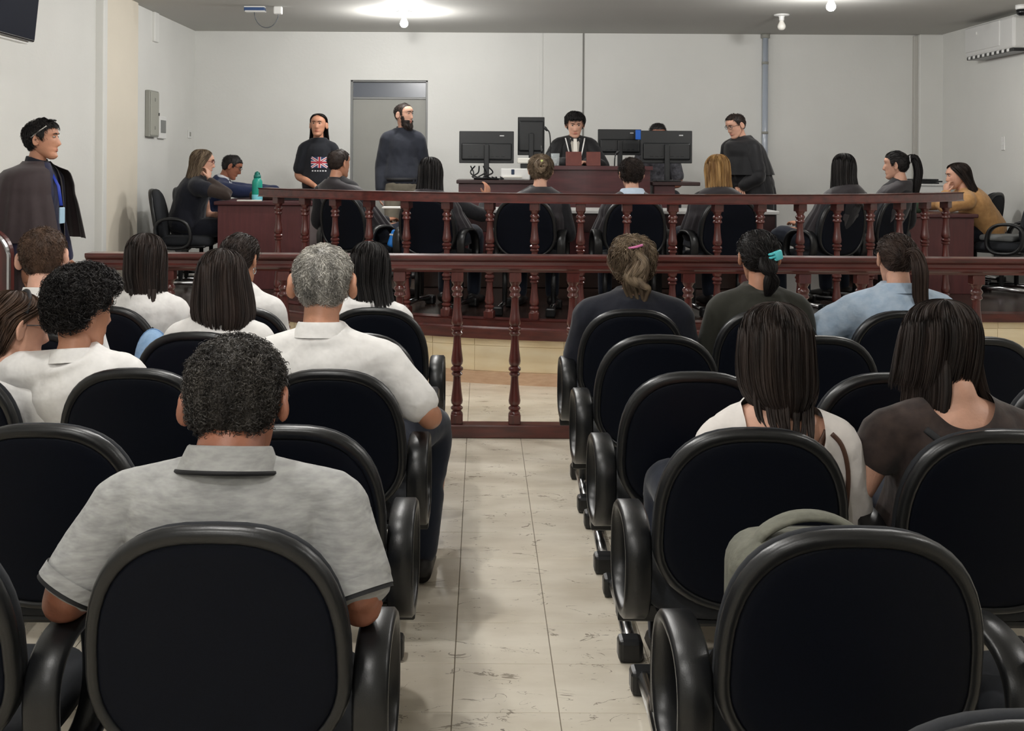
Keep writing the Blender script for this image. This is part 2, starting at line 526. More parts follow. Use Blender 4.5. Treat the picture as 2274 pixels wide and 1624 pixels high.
# ------------------------------------------------------------------ balustrades
def baluster_profile(h):
    P = [(.033, 1.0), (.033, .935), (.030, .925), (.024, .915), (.024, .905), (.033, .893), (.034, .882), (.027, .870), (.026, .862),
         (.032, .850), (.032, .842), (.022, .832), (.021, .815), (.023, .76), (.029, .70), (.033, .675), (.031, .655), (.022, .643), (.034, .632), (.034, .620), (.024, .608),
         (.031, .598), (.030, .590), (.021, .580), (.021, .55), (.025, .49), (.032, .43), (.0335, .41), (.030, .39), (.022, .378), (.034, .366), (.035, .352), (.023, .338),
         (.031, .328), (.030, .320), (.021, .310), (.021, .29), (.025, .23), (.032, .165), (.034, .15), (.031, .13), (.022, .118), (.034, .105), (.034, .095), (.024, .083), (.030, .075), (.033, .066), (.033, .0)]
    return [(r, z * h) for r, z in reversed(P)]
def baluster_mesh(h):
    mb = MB().lathe(baluster_profile(h), 14)
    mb.bbox(-.034, .034, -.034, .034, h * .935, h, b=.003, seg=1)
    mb.bbox(-.034, .034, -.034, .034, 0, h * .062, b=.003, seg=1)
    me = mb.mesh('baluster'); me.materials.append(WOOD)
    me.polygons.foreach_set('use_smooth', [True] * len(me.polygons))
    try: me.set_sharp_from_angle(angle=math.radians(38))
    except Exception: pass
    return me
RY = 6.19
fr_l = at(197, 563, RY).x
rail = empty('front_balustrade', (0, RY, 0), 0, 'long straight dark wood balustrade between the public seats and the platform', 'balustrade')
def rail_profile_bar(x0, x1, w, z0, z1):
    """moulded hand rail: stacked profile in the y-z plane extruded along x"""
    H = z1 - z0
    prof = [(-w * .55, z0), (-w * .62, z0 + .12 * H), (-w * .80, z0 + .22 * H), (-w * .80, z0 + .34 * H), (-w * .68, z0 + .42 * H), (-w * .66, z0 + .60 * H),
            (-w * .92, z0 + .74 * H), (-w, z0 + .82 * H), (-w, z0 + .95 * H), (-w * .94, z1), (w * .94, z1), (w, z0 + .95 * H), (w, z0 + .82 * H), (w * .92, z0 + .74 * H),
            (w * .66, z0 + .60 * H), (w * .68, z0 + .42 * H), (w * .80, z0 + .34 * H), (w * .80, z0 + .22 * H), (w * .62, z0 + .12 * H), (w * .55, z0)]
    n = len(prof); mb = MB()
    vs = [(x0, p[0], p[1]) for p in prof] + [(x1, p[0], p[1]) for p in prof]
    fs = [tuple(range(n)), tuple(reversed(range(n, 2 * n)))] + [(k, n + k, n + (k + 1) % n, (k + 1) % n) for k in range(n)]
    return mb.add(vs, fs)
rail_profile_bar(fr_l, XR - .003, .065, .925, 1.02).build('handrail', WOODH, rail)
MB().bbox(fr_l, XR - .003, -.05, .05, 0.0, .075, b=.008, seg=2).build('base_rail', WOODH, rail)
bme = baluster_mesh(.925 - .075)
x = at(1015, 800, RY).x
xs = []
k = -12
while True:
    xx = x + k * .3235
    if xx > XR - .1: break
    if xx > fr_l + .2: xs.append(xx)
    k += 1
for xx in xs:
    o = newobj('baluster', bme, None, rail); o.location = (xx, 0, .075)
MB().bbox(fr_l, fr_l + .065, -.045, .045, .07, .93, b=.004, seg=1).build('end_post', WOOD, rail)

# curved balustrade on the platform
crail = empty('curved_balustrade', (0, 0, DZ), 0, 'curved dark wood balustrade on the platform edge behind the long front rail', 'balustrade')
T0, SP = -0.7553, 0.3182
def arc_bar(R0, R1, z0, z1, t0, t1, n=60):
    mb = MB(); vs = []; fs = []
    b = .010
    prof = [(R0 + b, z0), (R0, z0 + b), (R0, z1 - b), (R0 + b, z1), (R1 - b, z1), (R1, z1 - b), (R1, z0 + b), (R1 - b, z0)]
    m = len(prof)
    for k in range(n + 1):
        t = t0 + (t1 - t0) * k / n
        for r, z in prof:
            p = arcp(r, t); vs.append((p[0], p[1], z))
    for k in range(n):
        for q in range(m):
            fs.append((k * m + q, k * m + (q + 1) % m, (k + 1) * m + (q + 1) % m, (k + 1) * m + q))
    fs.append(tuple(reversed(range(m)))); fs.append(tuple(range(n * m, (n + 1) * m)))
    return mb.add(vs, fs)
tA, tB = T0 - .05, T0 + 18 * SP / AR + .05
arc_bar(AR + .055, AR - .055, 1.325 - .068 - DZ, 1.325 - DZ, tA, tB).build('handrail', WOODH, crail)
arc_bar(AR + .045, AR - .045, 0.003, .067, tA, tB).build('base_rail', WOODH, crail)
bme2 = baluster_mesh(1.325 - .068 - DZ - .067)
for k in range(19):
    t = T0 + k * SP / AR
    p = arcp(AR, t)
    o = newobj('baluster', bme2, None, crail); o.location = (p[0], p[1], .067); o.rotation_euler = (0, 0, t)
# half door by the wall at the passage beside the balustrade
hd = empty('half_door', (-3.02, RY - .02, 0), 0, 'dark wood half door with pale metal edge beside the guard', 'gate')
poly = []
for k in range(13):
    a = PI / 2 * k / 12
    poly.append((.24 + .16 * math.sin(a), 1.0 + .16 * math.cos(a)))
pts = [(-.29, 0), (-.29, 1.16)] + poly + [(.40, 0)]
mb = MB(); n = len(pts)
mb.add([(p[0], -.02, p[1]) for p in pts] + [(p[0], .02, p[1]) for p in pts], [tuple(range(n)), tuple(reversed(range(n, 2 * n)))] + [(k, n + k, n + (k + 1) % n, (k + 1) % n) for k in range(n)])
mb.build('leaf', WOOD, hd)
MB().tube([(p[0] - .012, -.026, p[1] - .01) for p in poly] + [(.388, -.026, .02)], .012, 6).build('edge_band', CHROME, hd)

# ================================================================== LIGHTS on the ceiling
BULBM = mat('lit_bulb', (255, 250, 240), 0.4, emit=14.0)
BULBOFF = mat('unlit_bulb', (228, 226, 218), 0.35)
def ceiling_lamp(x, y, lit, label):
    t = empty('ceiling_lamp', (x, y, ZC), 0, label, 'ceiling lamp', 'bare bulb lamps under the ceiling')
    MB().lathe([(.075, 0), (.078, -.006), (.07, -.014), (.03, -.018)][::-1], 20).build('base_plate', WHITEP, t, True)
    MB().lathe([(.022, -.065), (.026, -.05), (.026, -.03), (.032, -.018), (.032, -.012)], 14).build('socket', WHITEP, t, True)
    MB().lathe([(.004, -.158), (.022, -.154), (.036, -.14), (.041, -.122), (.038, -.105), (.028, -.085), (.02, -.066), (.018, -.058)], 18).build('bulb', BULBM if lit else BULBOFF, t, True)
    if lit:
        l = bpy.data.lights.new('bulb_light', 'POINT'); l.energy = BULB_W; l.color = (1.0, 0.985, 0.965); l.shadow_soft_size = .045
        lo = bpy.data.objects.new('bulb_light', l); COL.objects.link(lo); lo.parent = t; lo.location = (0, 0, -.21)
    return t
ceiling_lamp(-.78, 10.95, True, 'lit bare bulb hanging above and before the grey door')
ceiling_lamp(-.747, 9.27, True, 'lit bare bulb cut by the top picture edge over the door')
ceiling_lamp(3.03, 9.6, True, 'bright bulb cut by the top picture edge over the ponytailed juror')
ceiling_lamp(2.98, 11.0, False, 'unlit bare bulb beside the top of the conduit pipe')
for (x, y) in ((-.75, 7.0), (-.75, 5.0), (-.75, 3.0), (-.75, 1.0), (3.0, 6.6), (3.0, 2.6), (-.75, -1.0)):
    ceiling_lamp(x, y, True, 'lit bare bulb under the ceiling above the public seats')

# ================================================================== CHAIRS
def back_outline(n=48):
    pts = []
    for k in range(n):
        a = 2 * PI * k / n
        c, s = math.cos(a), math.sin(a)
        if s >= 0:
            e = 2.7; hx, hz = .241, .29
        else:
            e = 2.25; hx, hz = .241, .185
        x = hx * math.copysign(abs(c) ** (2 / e), c); z = hz * math.copysign(abs(s) ** (2 / e), s)
        pts.append((x, z))
    return pts
BO = back_outline()
def back_pt(x, z, y):
    zz = .61 + z
    return (x, y + (.90 - zz) * .17 + .30 * x * x, zz)
def ringed(rings, close0=True, close1=True):
    mb = MB(); n = len(BO)
    vs, fs = [], []
    for s, y in rings:
        for (x, z) in BO: vs.append(back_pt(x * s, z * s, y))
    for i in range(len(rings) - 1):
        for k in range(n):
            k2 = (k + 1) % n
            fs.append((i * n + k, (i + 1) * n + k, (i + 1) * n + k2, i * n + k2))
    if close0: fs.append(tuple(range(n)))
    if close1: fs.append(tuple(reversed(range((len(rings) - 1) * n, len(rings) * n))))
    return mb.add(vs, fs)
ch_panel = ringed([(.30, .004), (.6, .003), (.80, .001), (.875, .000), (.895, .003), (.905, .010)], True, False).mesh('back_panel'); ch_panel.materials.append(BLACKF)
ch_rim = ringed([(.885, .012), (.892, .003), (.905, -.002), (.93, -.0055), (.955, -.006), (.978, -.003), (.992, .003), (1.0, .012), (1.0, .020), (.985, .028)], False, True).mesh('rim'); ch_rim.materials.append(BLACKP)
ch_cush = ringed([(.96, .028), (.985, .034), (.99, .045), (.97, .062), (.90, .078), (.75, .088), (.4, .092)], True, True).mesh('back_cushion'); ch_cush.materials.append(SEATF)
def seat_mesh():
    mb = MB(); n = 36; vs = []; fs = []
    rings = [(.90, .392), (.985, .402), (1.0, .425), (.985, .452), (.93, .470), (.75, .478), (.3, .476)]
    for s, z in rings:
        for k in range(n):
            a = 2 * PI * k / n
            c, q = math.cos(a), math.sin(a)
            x = .238 * s * math.copysign(abs(c) ** (2 / 3.6), c); y = .235 * s * math.copysign(abs(q) ** (2 / 3.6), q)
            vs.append((x, .335 + y, z - .02 * max(0, y / .235) ** 3))
    for i in range(len(rings) - 1):
        for k in range(n):
            k2 = (k + 1) % n
            fs.append((i * n + k, i * n + k2, (i + 1) * n + k2, (i + 1) * n + k))
    fs.append(tuple(reversed(range(n)))); fs.append(tuple(range((len(rings) - 1) * n, len(rings) * n)))
    return mb.add(vs, fs)
ch_seat = seat_mesh().mesh('seat'); ch_seat.materials.append(SEATF)
ch_pan = MB().bbox(-.21, .21, .12, .52, .372, .395, b=.012).mesh('seat_pan'); ch_pan.materials.append(BLACKP)
def arm_mesh(x0):
    """flat-band closed loop in the y-z plane"""
    mb = MB(); n = 40; w = .033; vs = []; fs = []
    sec = [(-w, -.008), (-w * .8, .0), (w * .8, 0), (w, -.008), (w, -.020), (w * .8, -.028), (-w * .8, -.028), (-w, -.020)]
    m = len(sec)
    for k in range(n):
        a = 2 * PI * k / n
        c, s = math.cos(a), math.sin(a)
        e = 2.5
        y = .165 * math.copysign(abs(c) ** (2 / e), c); z = .145 * math.copysign(abs(s) ** (2 / e), s)
        L = math.hypot(y, z); uy, uz = y / L, z / L
        for sx, sr in sec:
            vs.append((x0 + sx, .245 + y + uy * sr - .12 * (z), .505 + z + uz * sr))
    for k in range(n):
        k2 = (k + 1) % n
        for q in range(m):
            q2 = (q + 1) % m
            fs.append((k * m + q, k2 * m + q, k2 * m + q2, k * m + q2))
    return mb.add(vs, fs)
ARMS = {}
for s in (-1, 1):
    me = arm_mesh(.272 * s).mesh('armrest'); me.materials.append(BLACKP); ARMS[s] = me
    br = MB().tube(smoothpath([(.272 * s, .27, .385), (.272 * s, .27, .365), (.25 * s, .28, .352), (.17 * s, .29, .355)], 4), .011, 8).mesh('arm_bracket'); br.materials.append(CHROME)
    lg = MB().tube([(.19 * s, .30, .36), (.19 * s, .30, .06)], .02, 10).mesh('leg'); lg.materials.append(STEELB)
    ft = MB().tube([(.20 * s, .05, .05), (.195 * s, .30, .062), (.19 * s, .56, .05)], .021, 10).mesh('foot_bar'); ft.materials.append(CHROME)
    caps = []
    for yy, xx in ((.05, .20 * s), (.56, .19 * s)):
        cp = MB().bbox(xx - .038, xx + .038, yy - .035, yy + .035, 0.0, .072, b=.014).mesh('foot_cap'); cp.materials.append(BLACKP); caps.append(cp)
    ARMS[(s, 'x')] = (br, lg, ft, caps)
ch_beam = MB().bbox(-.30, .30, .27, .33, .325, .372, b=.004, seg=1).mesh('beam'); ch_beam.materials.append(STEELB)
ch_spine = MB().tube(smoothpath([(0, .34, .36), (0, .16, .385), (0, .10, .46), (0, .085, .60)], 4), [(.03, .012)] * 13, 8).mesh('back_support'); ch_spine.materials.append(STEELB)
for me in (ch_rim, ch_cush, ch_seat, ARMS[1], ARMS[-1], ch_panel, ch_spine):
    me.polygons.foreach_set('use_smooth', [True] * len(me.polygons))
for s in (-1, 1):
    for me in ARMS[(s, 'x')][:3]: me.polygons.foreach_set('use_smooth', [True] * len(me.polygons))

def chair(x, y, rz, z, label, group, arms=(-1,), legs=None, beam=True):
    t = empty('auditorium_chair', (x, y, z), rz, label, 'chair', group)
    newobj('back_panel', ch_panel, None, t); r = newobj('rim', ch_rim, None, t); newobj('back_cushion', ch_cush, None, t)
    newobj('seat', ch_seat, None, t); newobj('seat_pan', ch_pan, None, t); newobj('back_support', ch_spine, None, t)
    if beam: newobj('beam', ch_beam, None, t)
    for s in arms:
        a = newobj('armrest', ARMS[s], None, t); newobj('arm_bracket', ARMS[(s, 'x')][0], None, a)
    for s in (arms if legs is None else legs):
        br, lg, ft, caps = ARMS[(s, 'x')]
        l = newobj('leg', lg, None, t); f = newobj('foot_bar', ft, None, t)
        for c in caps: newobj('foot_cap', c, None, f)
    return t
ROWY = {1: 4.82, 2: 4.10, 3: 3.37, 4: 2.65, 5: 1.92, 6: 1.256}
ORD = {1: 'first', 2: 'second', 3: 'third', 4: 'fourth', 5: 'fifth', 6: 'sixth'}
SEATN = ['aisle seat', 'second from aisle', 'third from aisle', 'fourth from aisle']
for r, n in ((1, 4), (2, 3), (3, 3), (4, 2), (5, 2)):
    for k in range(n):
        chair(-.47 - .6 * k, ROWY[r], 0, 0, 'black padded chair, %s, %s row from the balustrade, left block' % (SEATN[k], ORD[r]), 'public seats left of the aisle', (1,))
for r, n in ((1, 3), (2, 3), (3, 3), (4, 2), (5, 2), (6, 1)):
    for k in range(n):
        chair(.668 + .6 * k, ROWY[r], 0, 0, 'black padded chair, %s, %s row from the balustrade, right block' % (SEATN[k], ORD[r]), 'public seats right of the aisle', (-1,))

# juror chairs on the platform: (u, depth, label)
JUR = [(750, 8.85, 'first'), (940, 8.42, 'second'), (1163, 8.25, 'third'), (1413, 8.25, 'fourth'), (1628, 8.32, 'fifth'), (1885, 8.58, 'sixth'), (2000, 9.12, 'seventh')]
JPOS = []
for u, d, nm in JUR:
    p = at(u, 500, d)
    rz = math.atan2(-(AC[0] - p.x), (10.6 + 1.2 - p.y)) * .92
    JPOS.append((p.x, p.y, rz))
    chair(p.x, p.y, rz, DZ, 'black padded chair behind the curved balustrade, %s juror seat from the door side' % nm, 'juror chairs', (-1, 1), None, True)
# chairs by the side walls
chair(-3.02, 10.05, -PI / 2 * .92, DZ, 'empty black padded chair against the left wall beside the woman in black', 'chairs by the side walls', (-1, 1))
chair(-2.98, 10.75, -PI / 2, DZ, 'black padded chair under the woman in black at the left desk', 'chairs by the side walls', (-1, 1))
chair(-2.95, 11.45, -PI / 2, DZ, 'black padded chair under the man in the blue suit', 'chairs by the side walls', (-1, 1))
chair(4.98, 9.75, .8, DZ, 'empty black padded chair cut by the right picture edge, nearer one', 'chairs by the side walls', (-1, 1))
chair(4.98, 10.6, .8, DZ, 'black padded chair behind the woman in the mustard jacket', 'chairs by the side walls', (-1, 1))

# ================================================================== COURT FURNITURE
def desk(name, x0, x1, y0, y1, z0, ztop, label, overhang=.03):
    t = empty(name, ((x0 + x1) / 2, y0, z0), 0, label, 'desk')
    cx = (x0 + x1) / 2; h = ztop - z0
    MB().bbox(x0 - overhang - cx, x1 + overhang - cx, -overhang, y1 - y0 + overhang, h - .035, h, b=.008).build('desk_top', BENCHW, t)
    MB().bbox(x0 - cx, x1 - cx, 0, .025, 0, h - .035, b=.003, seg=1).build('end_panel', PANELW, t)
    MB().bbox(x0 - cx, x1 - cx, y1 - y0 - .025, y1 - y0, 0, h - .035, b=.003, seg=1).build('end_panel', PANELW, t)
    return t
LDX0, LDX1, LDY, LDZ = -2.38, -1.55, 9.95, 1.172
ld = desk('side_desk', LDX0, LDX1, LDY, 11.75, DZ, LDZ, 'red-brown wooden desk with a teal bottle on top')
MB().bbox(.39, .405, .03, 1.78, .1, .757, b=.003, seg=1).build('modesty_panel', PANELW, ld)
MB().bbox(.415, .49, .0, .03, 0, .757, b=.003, seg=1).build('grey_side_leg', mat('greyish_laminate', (108, 98, 98), .4), ld)
RDX0, RDX1, RDY, RDZ = 3.62, 4.42, 9.9, 1.10
rd = desk('side_desk', RDX0, RDX1, RDY, 11.7, DZ, RDZ, 'red-brown wooden desk under the elbows of the woman in mustard')
MB().bbox(-.39, -.375, .03, 1.78, .1, .68, b=.003, seg=1).build('modesty_panel', PANELW, rd)

# jurors' table
jt = empty('juror_table', (.9, 9.25, DZ), 0, 'long table with pale top in front of the jurors', 'table')
JTZ = 1.142
MB().bbox(-1.5, 1.6, 0, .55, JTZ - DZ - .03, JTZ - DZ, b=.006).build('table_top', LEDGE, jt)
MB().bbox(-1.47, 1.57, .03, .05, JTZ - DZ - .19, JTZ - DZ - .03, b=.003, seg=1).build('apron', DARKEDGE, jt)
for xx in (-1.43, -.55, .6, 1.53):
    MB().bbox(xx - .025, xx + .025, .05, .10, 0, JTZ - DZ - .03, b=.004, seg=1).build('leg', STEELB, jt)
    MB().bbox(xx - .025, xx + .025, .46, .51, 0, JTZ - DZ - .03, b=.004, seg=1).build('leg', STEELB, jt)

# judge bench: curved raised centre and lower wings
def curved_panel(x0, x1, y, bow, th, z0, z1, n=24):
    a = []; b = []
    for k in range(n + 1):
        x = x0 + (x1 - x0) * k / n; q = (2 * k / n - 1)
        yy = y - bow * (1 - q * q)
        a.append((x, yy)); b.append((x, yy + th))
    return MB().prism(a + b[::-1], z0, z1)
BX0, BX1, BY, BZ = .60, 1.56, 10.22, 1.51
bench = empty('judge_bench', (0, 0, ST), 0, 'high dark red judge bench with slightly curved front', 'bench')
curved_panel(BX0, BX1, BY, .10, .03, 0, BZ - ST - .035).build('front_panel', BENCHW, bench)
curved_panel(BX0 - .02, BX1 + .02, BY - .03, .10, .50, BZ - ST - .035, BZ - ST).build('bench_top', BENCHW, bench)
for xx in (BX0, BX1 - .03):
    MB().bbox(xx, xx + .03, BY + .0, BY + .48, 0, BZ - ST - .036, b=.003, seg=1).build('side_panel', BENCHW, bench)
def wing(x0, x1, px1, z, label):
    t = empty('wing_desk', ((x0 + x1) / 2, BY + .05, ST), 0, label, 'desk')
    cx = (x0 + x1) / 2
    MB().bbox(x0 - cx, x1 - cx, -.03, .62, z - ST - .035, z - ST, b=.007).build('desk_top', DARKEDGE, t)
    MB().bbox(x0 - cx + .02, px1 - cx, 0, .025, 0, z - ST - .036, b=.003, seg=1).build('front_panel', BENCHW, t)
    MB().bbox(px1 - cx - .03, px1 - cx, .026, .6, 0, z - ST - .036, b=.003, seg=1).build('side_panel', BENCHW, t)
    MB().bbox(x0 - cx + .02, x0 - cx + .05, .026, .6, 0, z - ST - .036, b=.003, seg=1).build('side_panel', BENCHW, t)
    return t
wing(-.235, .575, .57, 1.373, 'dark red desk wing carrying the wide monitor and cables beside the judge bench')
wing(1.585, 2.03, 1.80, 1.365, 'dark red desk wing carrying the two monitors beside the robed man')

# monitors seen from behind
def monitor(u0, u1, v0, v1, y, zdesk, label, portrait=False, yaw=0.0):
    p0, p1 = at(u0, v0, y), at(u1, v1, y)
    w, h = p1.x - p0.x, p0.z - p1.z
    t = empty('monitor', ((p0.x + p1.x) / 2, y, zdesk), yaw, label, 'monitor')
    zc = (p0.z + p1.z) / 2 - zdesk
    sh = MB().bbox(-w / 2, w / 2, 0, .022, zc - h / 2, zc + h / 2, b=.006).build('back_shell', MONB, t)
    MB().bbox(-w * .46, w * .46, -.018, .002, zc - h * .40, zc + h * .12 if not portrait else zc + h * .40, b=.014).build('rear_bulge', MONB, t)
    MB().box(-w / 2 + .01, w / 2 - .01, .0222, .024, zc - h / 2 + .012, zc + h / 2 - .01).build('screen', SCREEN, t)
    MB().bbox(w * .24, w * .32, -.0025, .001, zc + h * .34, zc + h * .375, b=.0005, seg=1).build('maker_badge', LABELM, sh)
    MB().bbox(-.025, .025, -.045, -.015, 0.008, zc + h * .08, b=.008).build('stand_neck', MONB, t)
    MB().bbox(-.12, .12, -.13, .09, 0, .014, b=.006).build('stand_base', MONB, t)
    for k in range(7 if not portrait else 0):
        MB().bbox(-w * .30 + k * w * .1 - w * .03, -w * .30 + k * w * .1 + w * .03, -.0195, -.017, zc - h * .30, zc - h * .285, b=.0005, seg=1).build('vent_slot', MONG, sh)
    return t
monitor(1020, 1141, 291, 363, 10.5, 1.373, 'wide black monitor seen from behind, leftmost on the bench')
monitor(1150, 1209, 260, 345, 10.95, 1.373, 'tall black monitor turned upright beside the judge', True)
mb2 = monitor(1328, 1424, 287, 345, 10.98, 1.365, 'black monitor with a blue sticker right beside the judge')
m4 = monitor(1424, 1537, 290, 363, 10.5, 1.365, 'wide black monitor hiding the face of a seated man')
p = at(1417, 300, 10.93)
tag(MB().bbox(p.x - .026, p.x + .026, p.y - .006, p.y + .004, p.z - .045, p.z + .05, b=.003, seg=1).build('sticky_note', mat('blue_paper', (20, 96, 196), .5)), 'bright blue sticker stuck on the monitor beside the judge', 'sticker')

# ================================================================== PEOPLE: library
def interp(tab, z):
    return np.interp(z, [t[0] for t in tab], [t[1] for t in tab])
W_T = [(-.115, .016), (-.108, .030), (-.095, .043), (-.075, .054), (-.05, .062), (-.02, .069), (.01, .073), (.035, .0755), (.06, .073), (.08, .064), (.097, .047), (.108, .028), (.115, .004)]
F_T = [(-.115, .066), (-.108, .080), (-.095, .087), (-.08, .085), (-.07, .083), (-.055, .088), (-.04, .086), (-.03, .087), (0, .088), (.025, .087), (.045, .0925), (.065, .089), (.085, .072), (.10, .046), (.11, .022), (.115, .004)]
B_T = [(-.115, .046), (-.108, .030), (-.095, .005), (-.075, -.035), (-.05, -.062), (-.02, -.084), (.01, -.095), (.04, -.099), (.065, -.092), (.085, -.074), (.10, -.047), (.11, -.022), (.115, -.004)]

def head_grid(nu=40, nv=36, face=True, grow=0.0):
    zz = -.115 + .23 * (0.5 - 0.5 * np.cos(np.linspace(0.06, PI - .06, nv)))
    a = np.arange(nu) * 2 * PI / nu                     # 0 = +x, pi/2 = face
    w, f, b = interp(W_T, zz), interp(F_T, zz), interp(B_T, zz)
    ca, sa = np.cos(a), np.sin(a)
    mid = np.clip((f + b) / 2, -.01, .06)
    e = 0.88
    X = w[:, None] * np.sign(ca) * np.abs(ca) ** e
    ext = np.where(sa[None, :] >= 0, (f - mid)[:, None], (mid - b)[:, None])
    Y = mid[:, None] + ext * np.sign(sa) * np.abs(sa) ** 0.95
    Z = np.repeat(zz[:, None], nu, 1)
    V = np.stack([X, Y, Z], -1)
    if face:
        fr = (sa[None, :] > 0.2)
        g = lambda c, s: np.exp(-(c / s) ** 2)
        nose_p = np.interp(zz, [-.042, -.034, -.022, -.008, .012, .03], [0, .014, .026, .019, .009, .001])[:, None]
        Y += fr * nose_p * g(X, .0125)
        Y += fr * (np.interp(zz, [-.04, -.028, -.015], [0, .007, 0])[:, None]) * g(np.abs(X) - .013, .008)
        Y -= fr * .010 * g(np.abs(X) - .031, .015) * g(Z - .022, .011)
        Y += fr * .004 * g(np.abs(X) - .031, .010) * g(Z - .021, .006)
        Y += fr * .004 * g(np.abs(X) - .03, .02) * g(Z - .043, .006)
        Y += fr * .004 * g(np.abs(X) - .04, .018) * g(Z + .005, .016)
        Y += fr * .0045 * g(X, .022) * (g(Z + .053, .0035) + 1.1 * g(Z + .063, .004))
        Y -= fr * .003 * g(X, .022) * g(Z + .058, .002)
        Y += fr * .005 * g(X, .018) * g(Z + .095, .011)
        V = np.stack([X, Y, Z], -1)
    if grow:
        c = np.array([0, 0, .01]); D = V - c
        V = V + grow * D / np.linalg.norm(D, axis=2, keepdims=True)
    return V

def grid_quads(nv, nu, keep=None):
    q = []
    for i in range(nv - 1):
        for k in range(nu):
            k2 = (k + 1) % nu
            if keep is None or (keep[i, k] and keep[i, k2] and keep[i + 1, k] and keep[i + 1, k2]):
                q.append((i * nu + k, i * nu + k2, (i + 1) * nu + k2, (i + 1) * nu + k))
    return q

HAIRLINE = [(-.11, -.072), (-.06, -.066), (-.03, -.045), (-.012, -.01), (.0, .02), (.012, -.008), (.026, -.002), (.034, .045), (.05, .066), (.085, .076), (.12, .079)]
def noise3(P, f, seed=0):
    """cheap smooth pseudo noise in [-1,1]"""
    r = np.random.default_rng(seed)
    out = np.zeros(P.shape[:-1])
    for k in range(5):
        d = r.normal(size=3); d /= np.linalg.norm(d)
        out += np.sin((P @ d) * f * (1 + .45 * k) + r.uniform(0, 6.28))
    return out / 3.2

class Hair:
    def __init__(s): s.V = []; s.Q = []; s.n = 0
    def add(s, V, Q):
        V = np.asarray(V, float).reshape(-1, 3); Q = np.asarray(Q, int).reshape(-1, 4)
        s.V.append(V); s.Q.append(Q + s.n); s.n += len(V)
    def strands(s, P, r0, taper=.25, sides=2):
        n, m, _ = P.shape
        R = np.full((n, m), 1.0) * r0 * np.interp(np.linspace(0, 1, m), [0, .12, .7, 1], [.15, 1, .8, taper])[None, :]
        V, Q = strands_arrays(P, R, sides); s.add(V, Q)
    def build(s, name, m, parent):
        me = mesh_np(name, np.concatenate(s.V), np.concatenate(s.Q))
        me.materials.append(m)
        return newobj(name, me, None, parent, True)

def hair_short(h, M, hs, th=.012, n=1200, L=.03, r=.0016, rough=.004, freq=70, line=None, seed=1, curl=0.0, flow=1.0, top=0.0, loop=0.0, to=None):
    """scalp cap with tufts; M maps head space (metres, scaled by hs) to person space"""
    nu, nv = 72, 56
    V = head_grid(nu, nv, face=False)
    line = line or HAIRLINE
    zl = interp(line, V[..., 1])
    d = V[..., 2] - zl
    keep = d > -.004
    c = np.array([0, -.005, .01])
    Nn = V - c; Nn /= np.linalg.norm(Nn, axis=2, keepdims=True)
    t = np.clip((d + .004) / .022, 0, 1) ** .6
    thick = th * t * (1 + top * np.clip(V[..., 2] / .1, 0, 1)) + rough * t * noise3(V, freq, seed) + rough * .6 * t * noise3(V, freq * 2.3, seed + 9) - .001
    S = V + Nn * thick[..., None]
    R3 = np.array(M.to_3x3()); T3 = np.array(M.translation)
    tr = lambda P: (P * hs) @ R3.T + T3
    h.add(tr(S).reshape(-1, 3), grid_quads(nv, nu, keep))
    h.cap_top = None
    if n:
        rg = np.random.default_rng(seed)
        idx = np.argwhere(keep & (d > .004))
        w = V[idx[:, 0], idx[:, 1]]
        # area weight ~ radius of the ring
        wt = np.linalg.norm(w[:, :2], axis=1) + .004
        pick = rg.choice(len(idx), n, p=wt / wt.sum())
        P0 = S[idx[pick, 0], idx[pick, 1]] + rg.normal(size=(n, 3)) * .0025
        Nr = Nn[idx[pick, 0], idx[pick, 1]]
        crown = np.array([0.004, -.055, .12])
        fl = P0 - crown if to is None else np.array(to) - P0
        fl -= (fl * Nr).sum(1, keepdims=True) * Nr
        fl /= np.maximum(np.linalg.norm(fl, axis=1, keepdims=True), 1e-6)
        side = np.cross(Nr, fl)
        ang = rg.normal(size=(n, 1)) * (.35 + curl)
        dirn = fl * np.cos(ang) * flow + side * np.sin(ang)
        m = 6
        tt = np.linspace(0, 1, m)
        Ls = L * rg.uniform(.6, 1.3, (n, 1))
        P = P0[:, None, :] + dirn[:, None, :] * (Ls[:, None] * tt[None, :, None]) + Nr[:, None, :] * (np.sin(tt * PI * .9) * .35 - .18 * tt)[None, :, None] * Ls[:, None] * ((0.6 + curl) if to is None else .12)
        P -= Nr[:, None, :] * ((Ls[:, None] * tt[None, :, None]) ** 2 / (2 * .10))
        if loop:
            m = 9; aa = np.linspace(0, 4.6, m)[None, :, None]
            th_ = rg.uniform(0, 2 * PI, (n, 1)); d1 = fl * np.cos(th_) + side * np.sin(th_); d2 = -fl * np.sin(th_) + side * np.cos(th_)
            rr_ = loop * rg.uniform(.6, 1.35, (n, 1, 1))
            P = P0[:, None, :] + d1[:, None, :] * rr_ * np.sin(aa) + Nr[:, None, :] * rr_ * .8 * (1 - np.cos(aa)) * .7 + d2[:, None, :] * rr_ * .45 * aa / 2.3
        elif curl:
            ph = rg.uniform(0, 6.28, (n, 1))
            P += side[:, None, :] * (np.sin(tt[None, :] * 5 + ph) * curl * L * .35)[..., None]
        h.strands(tr(P), r * hs)

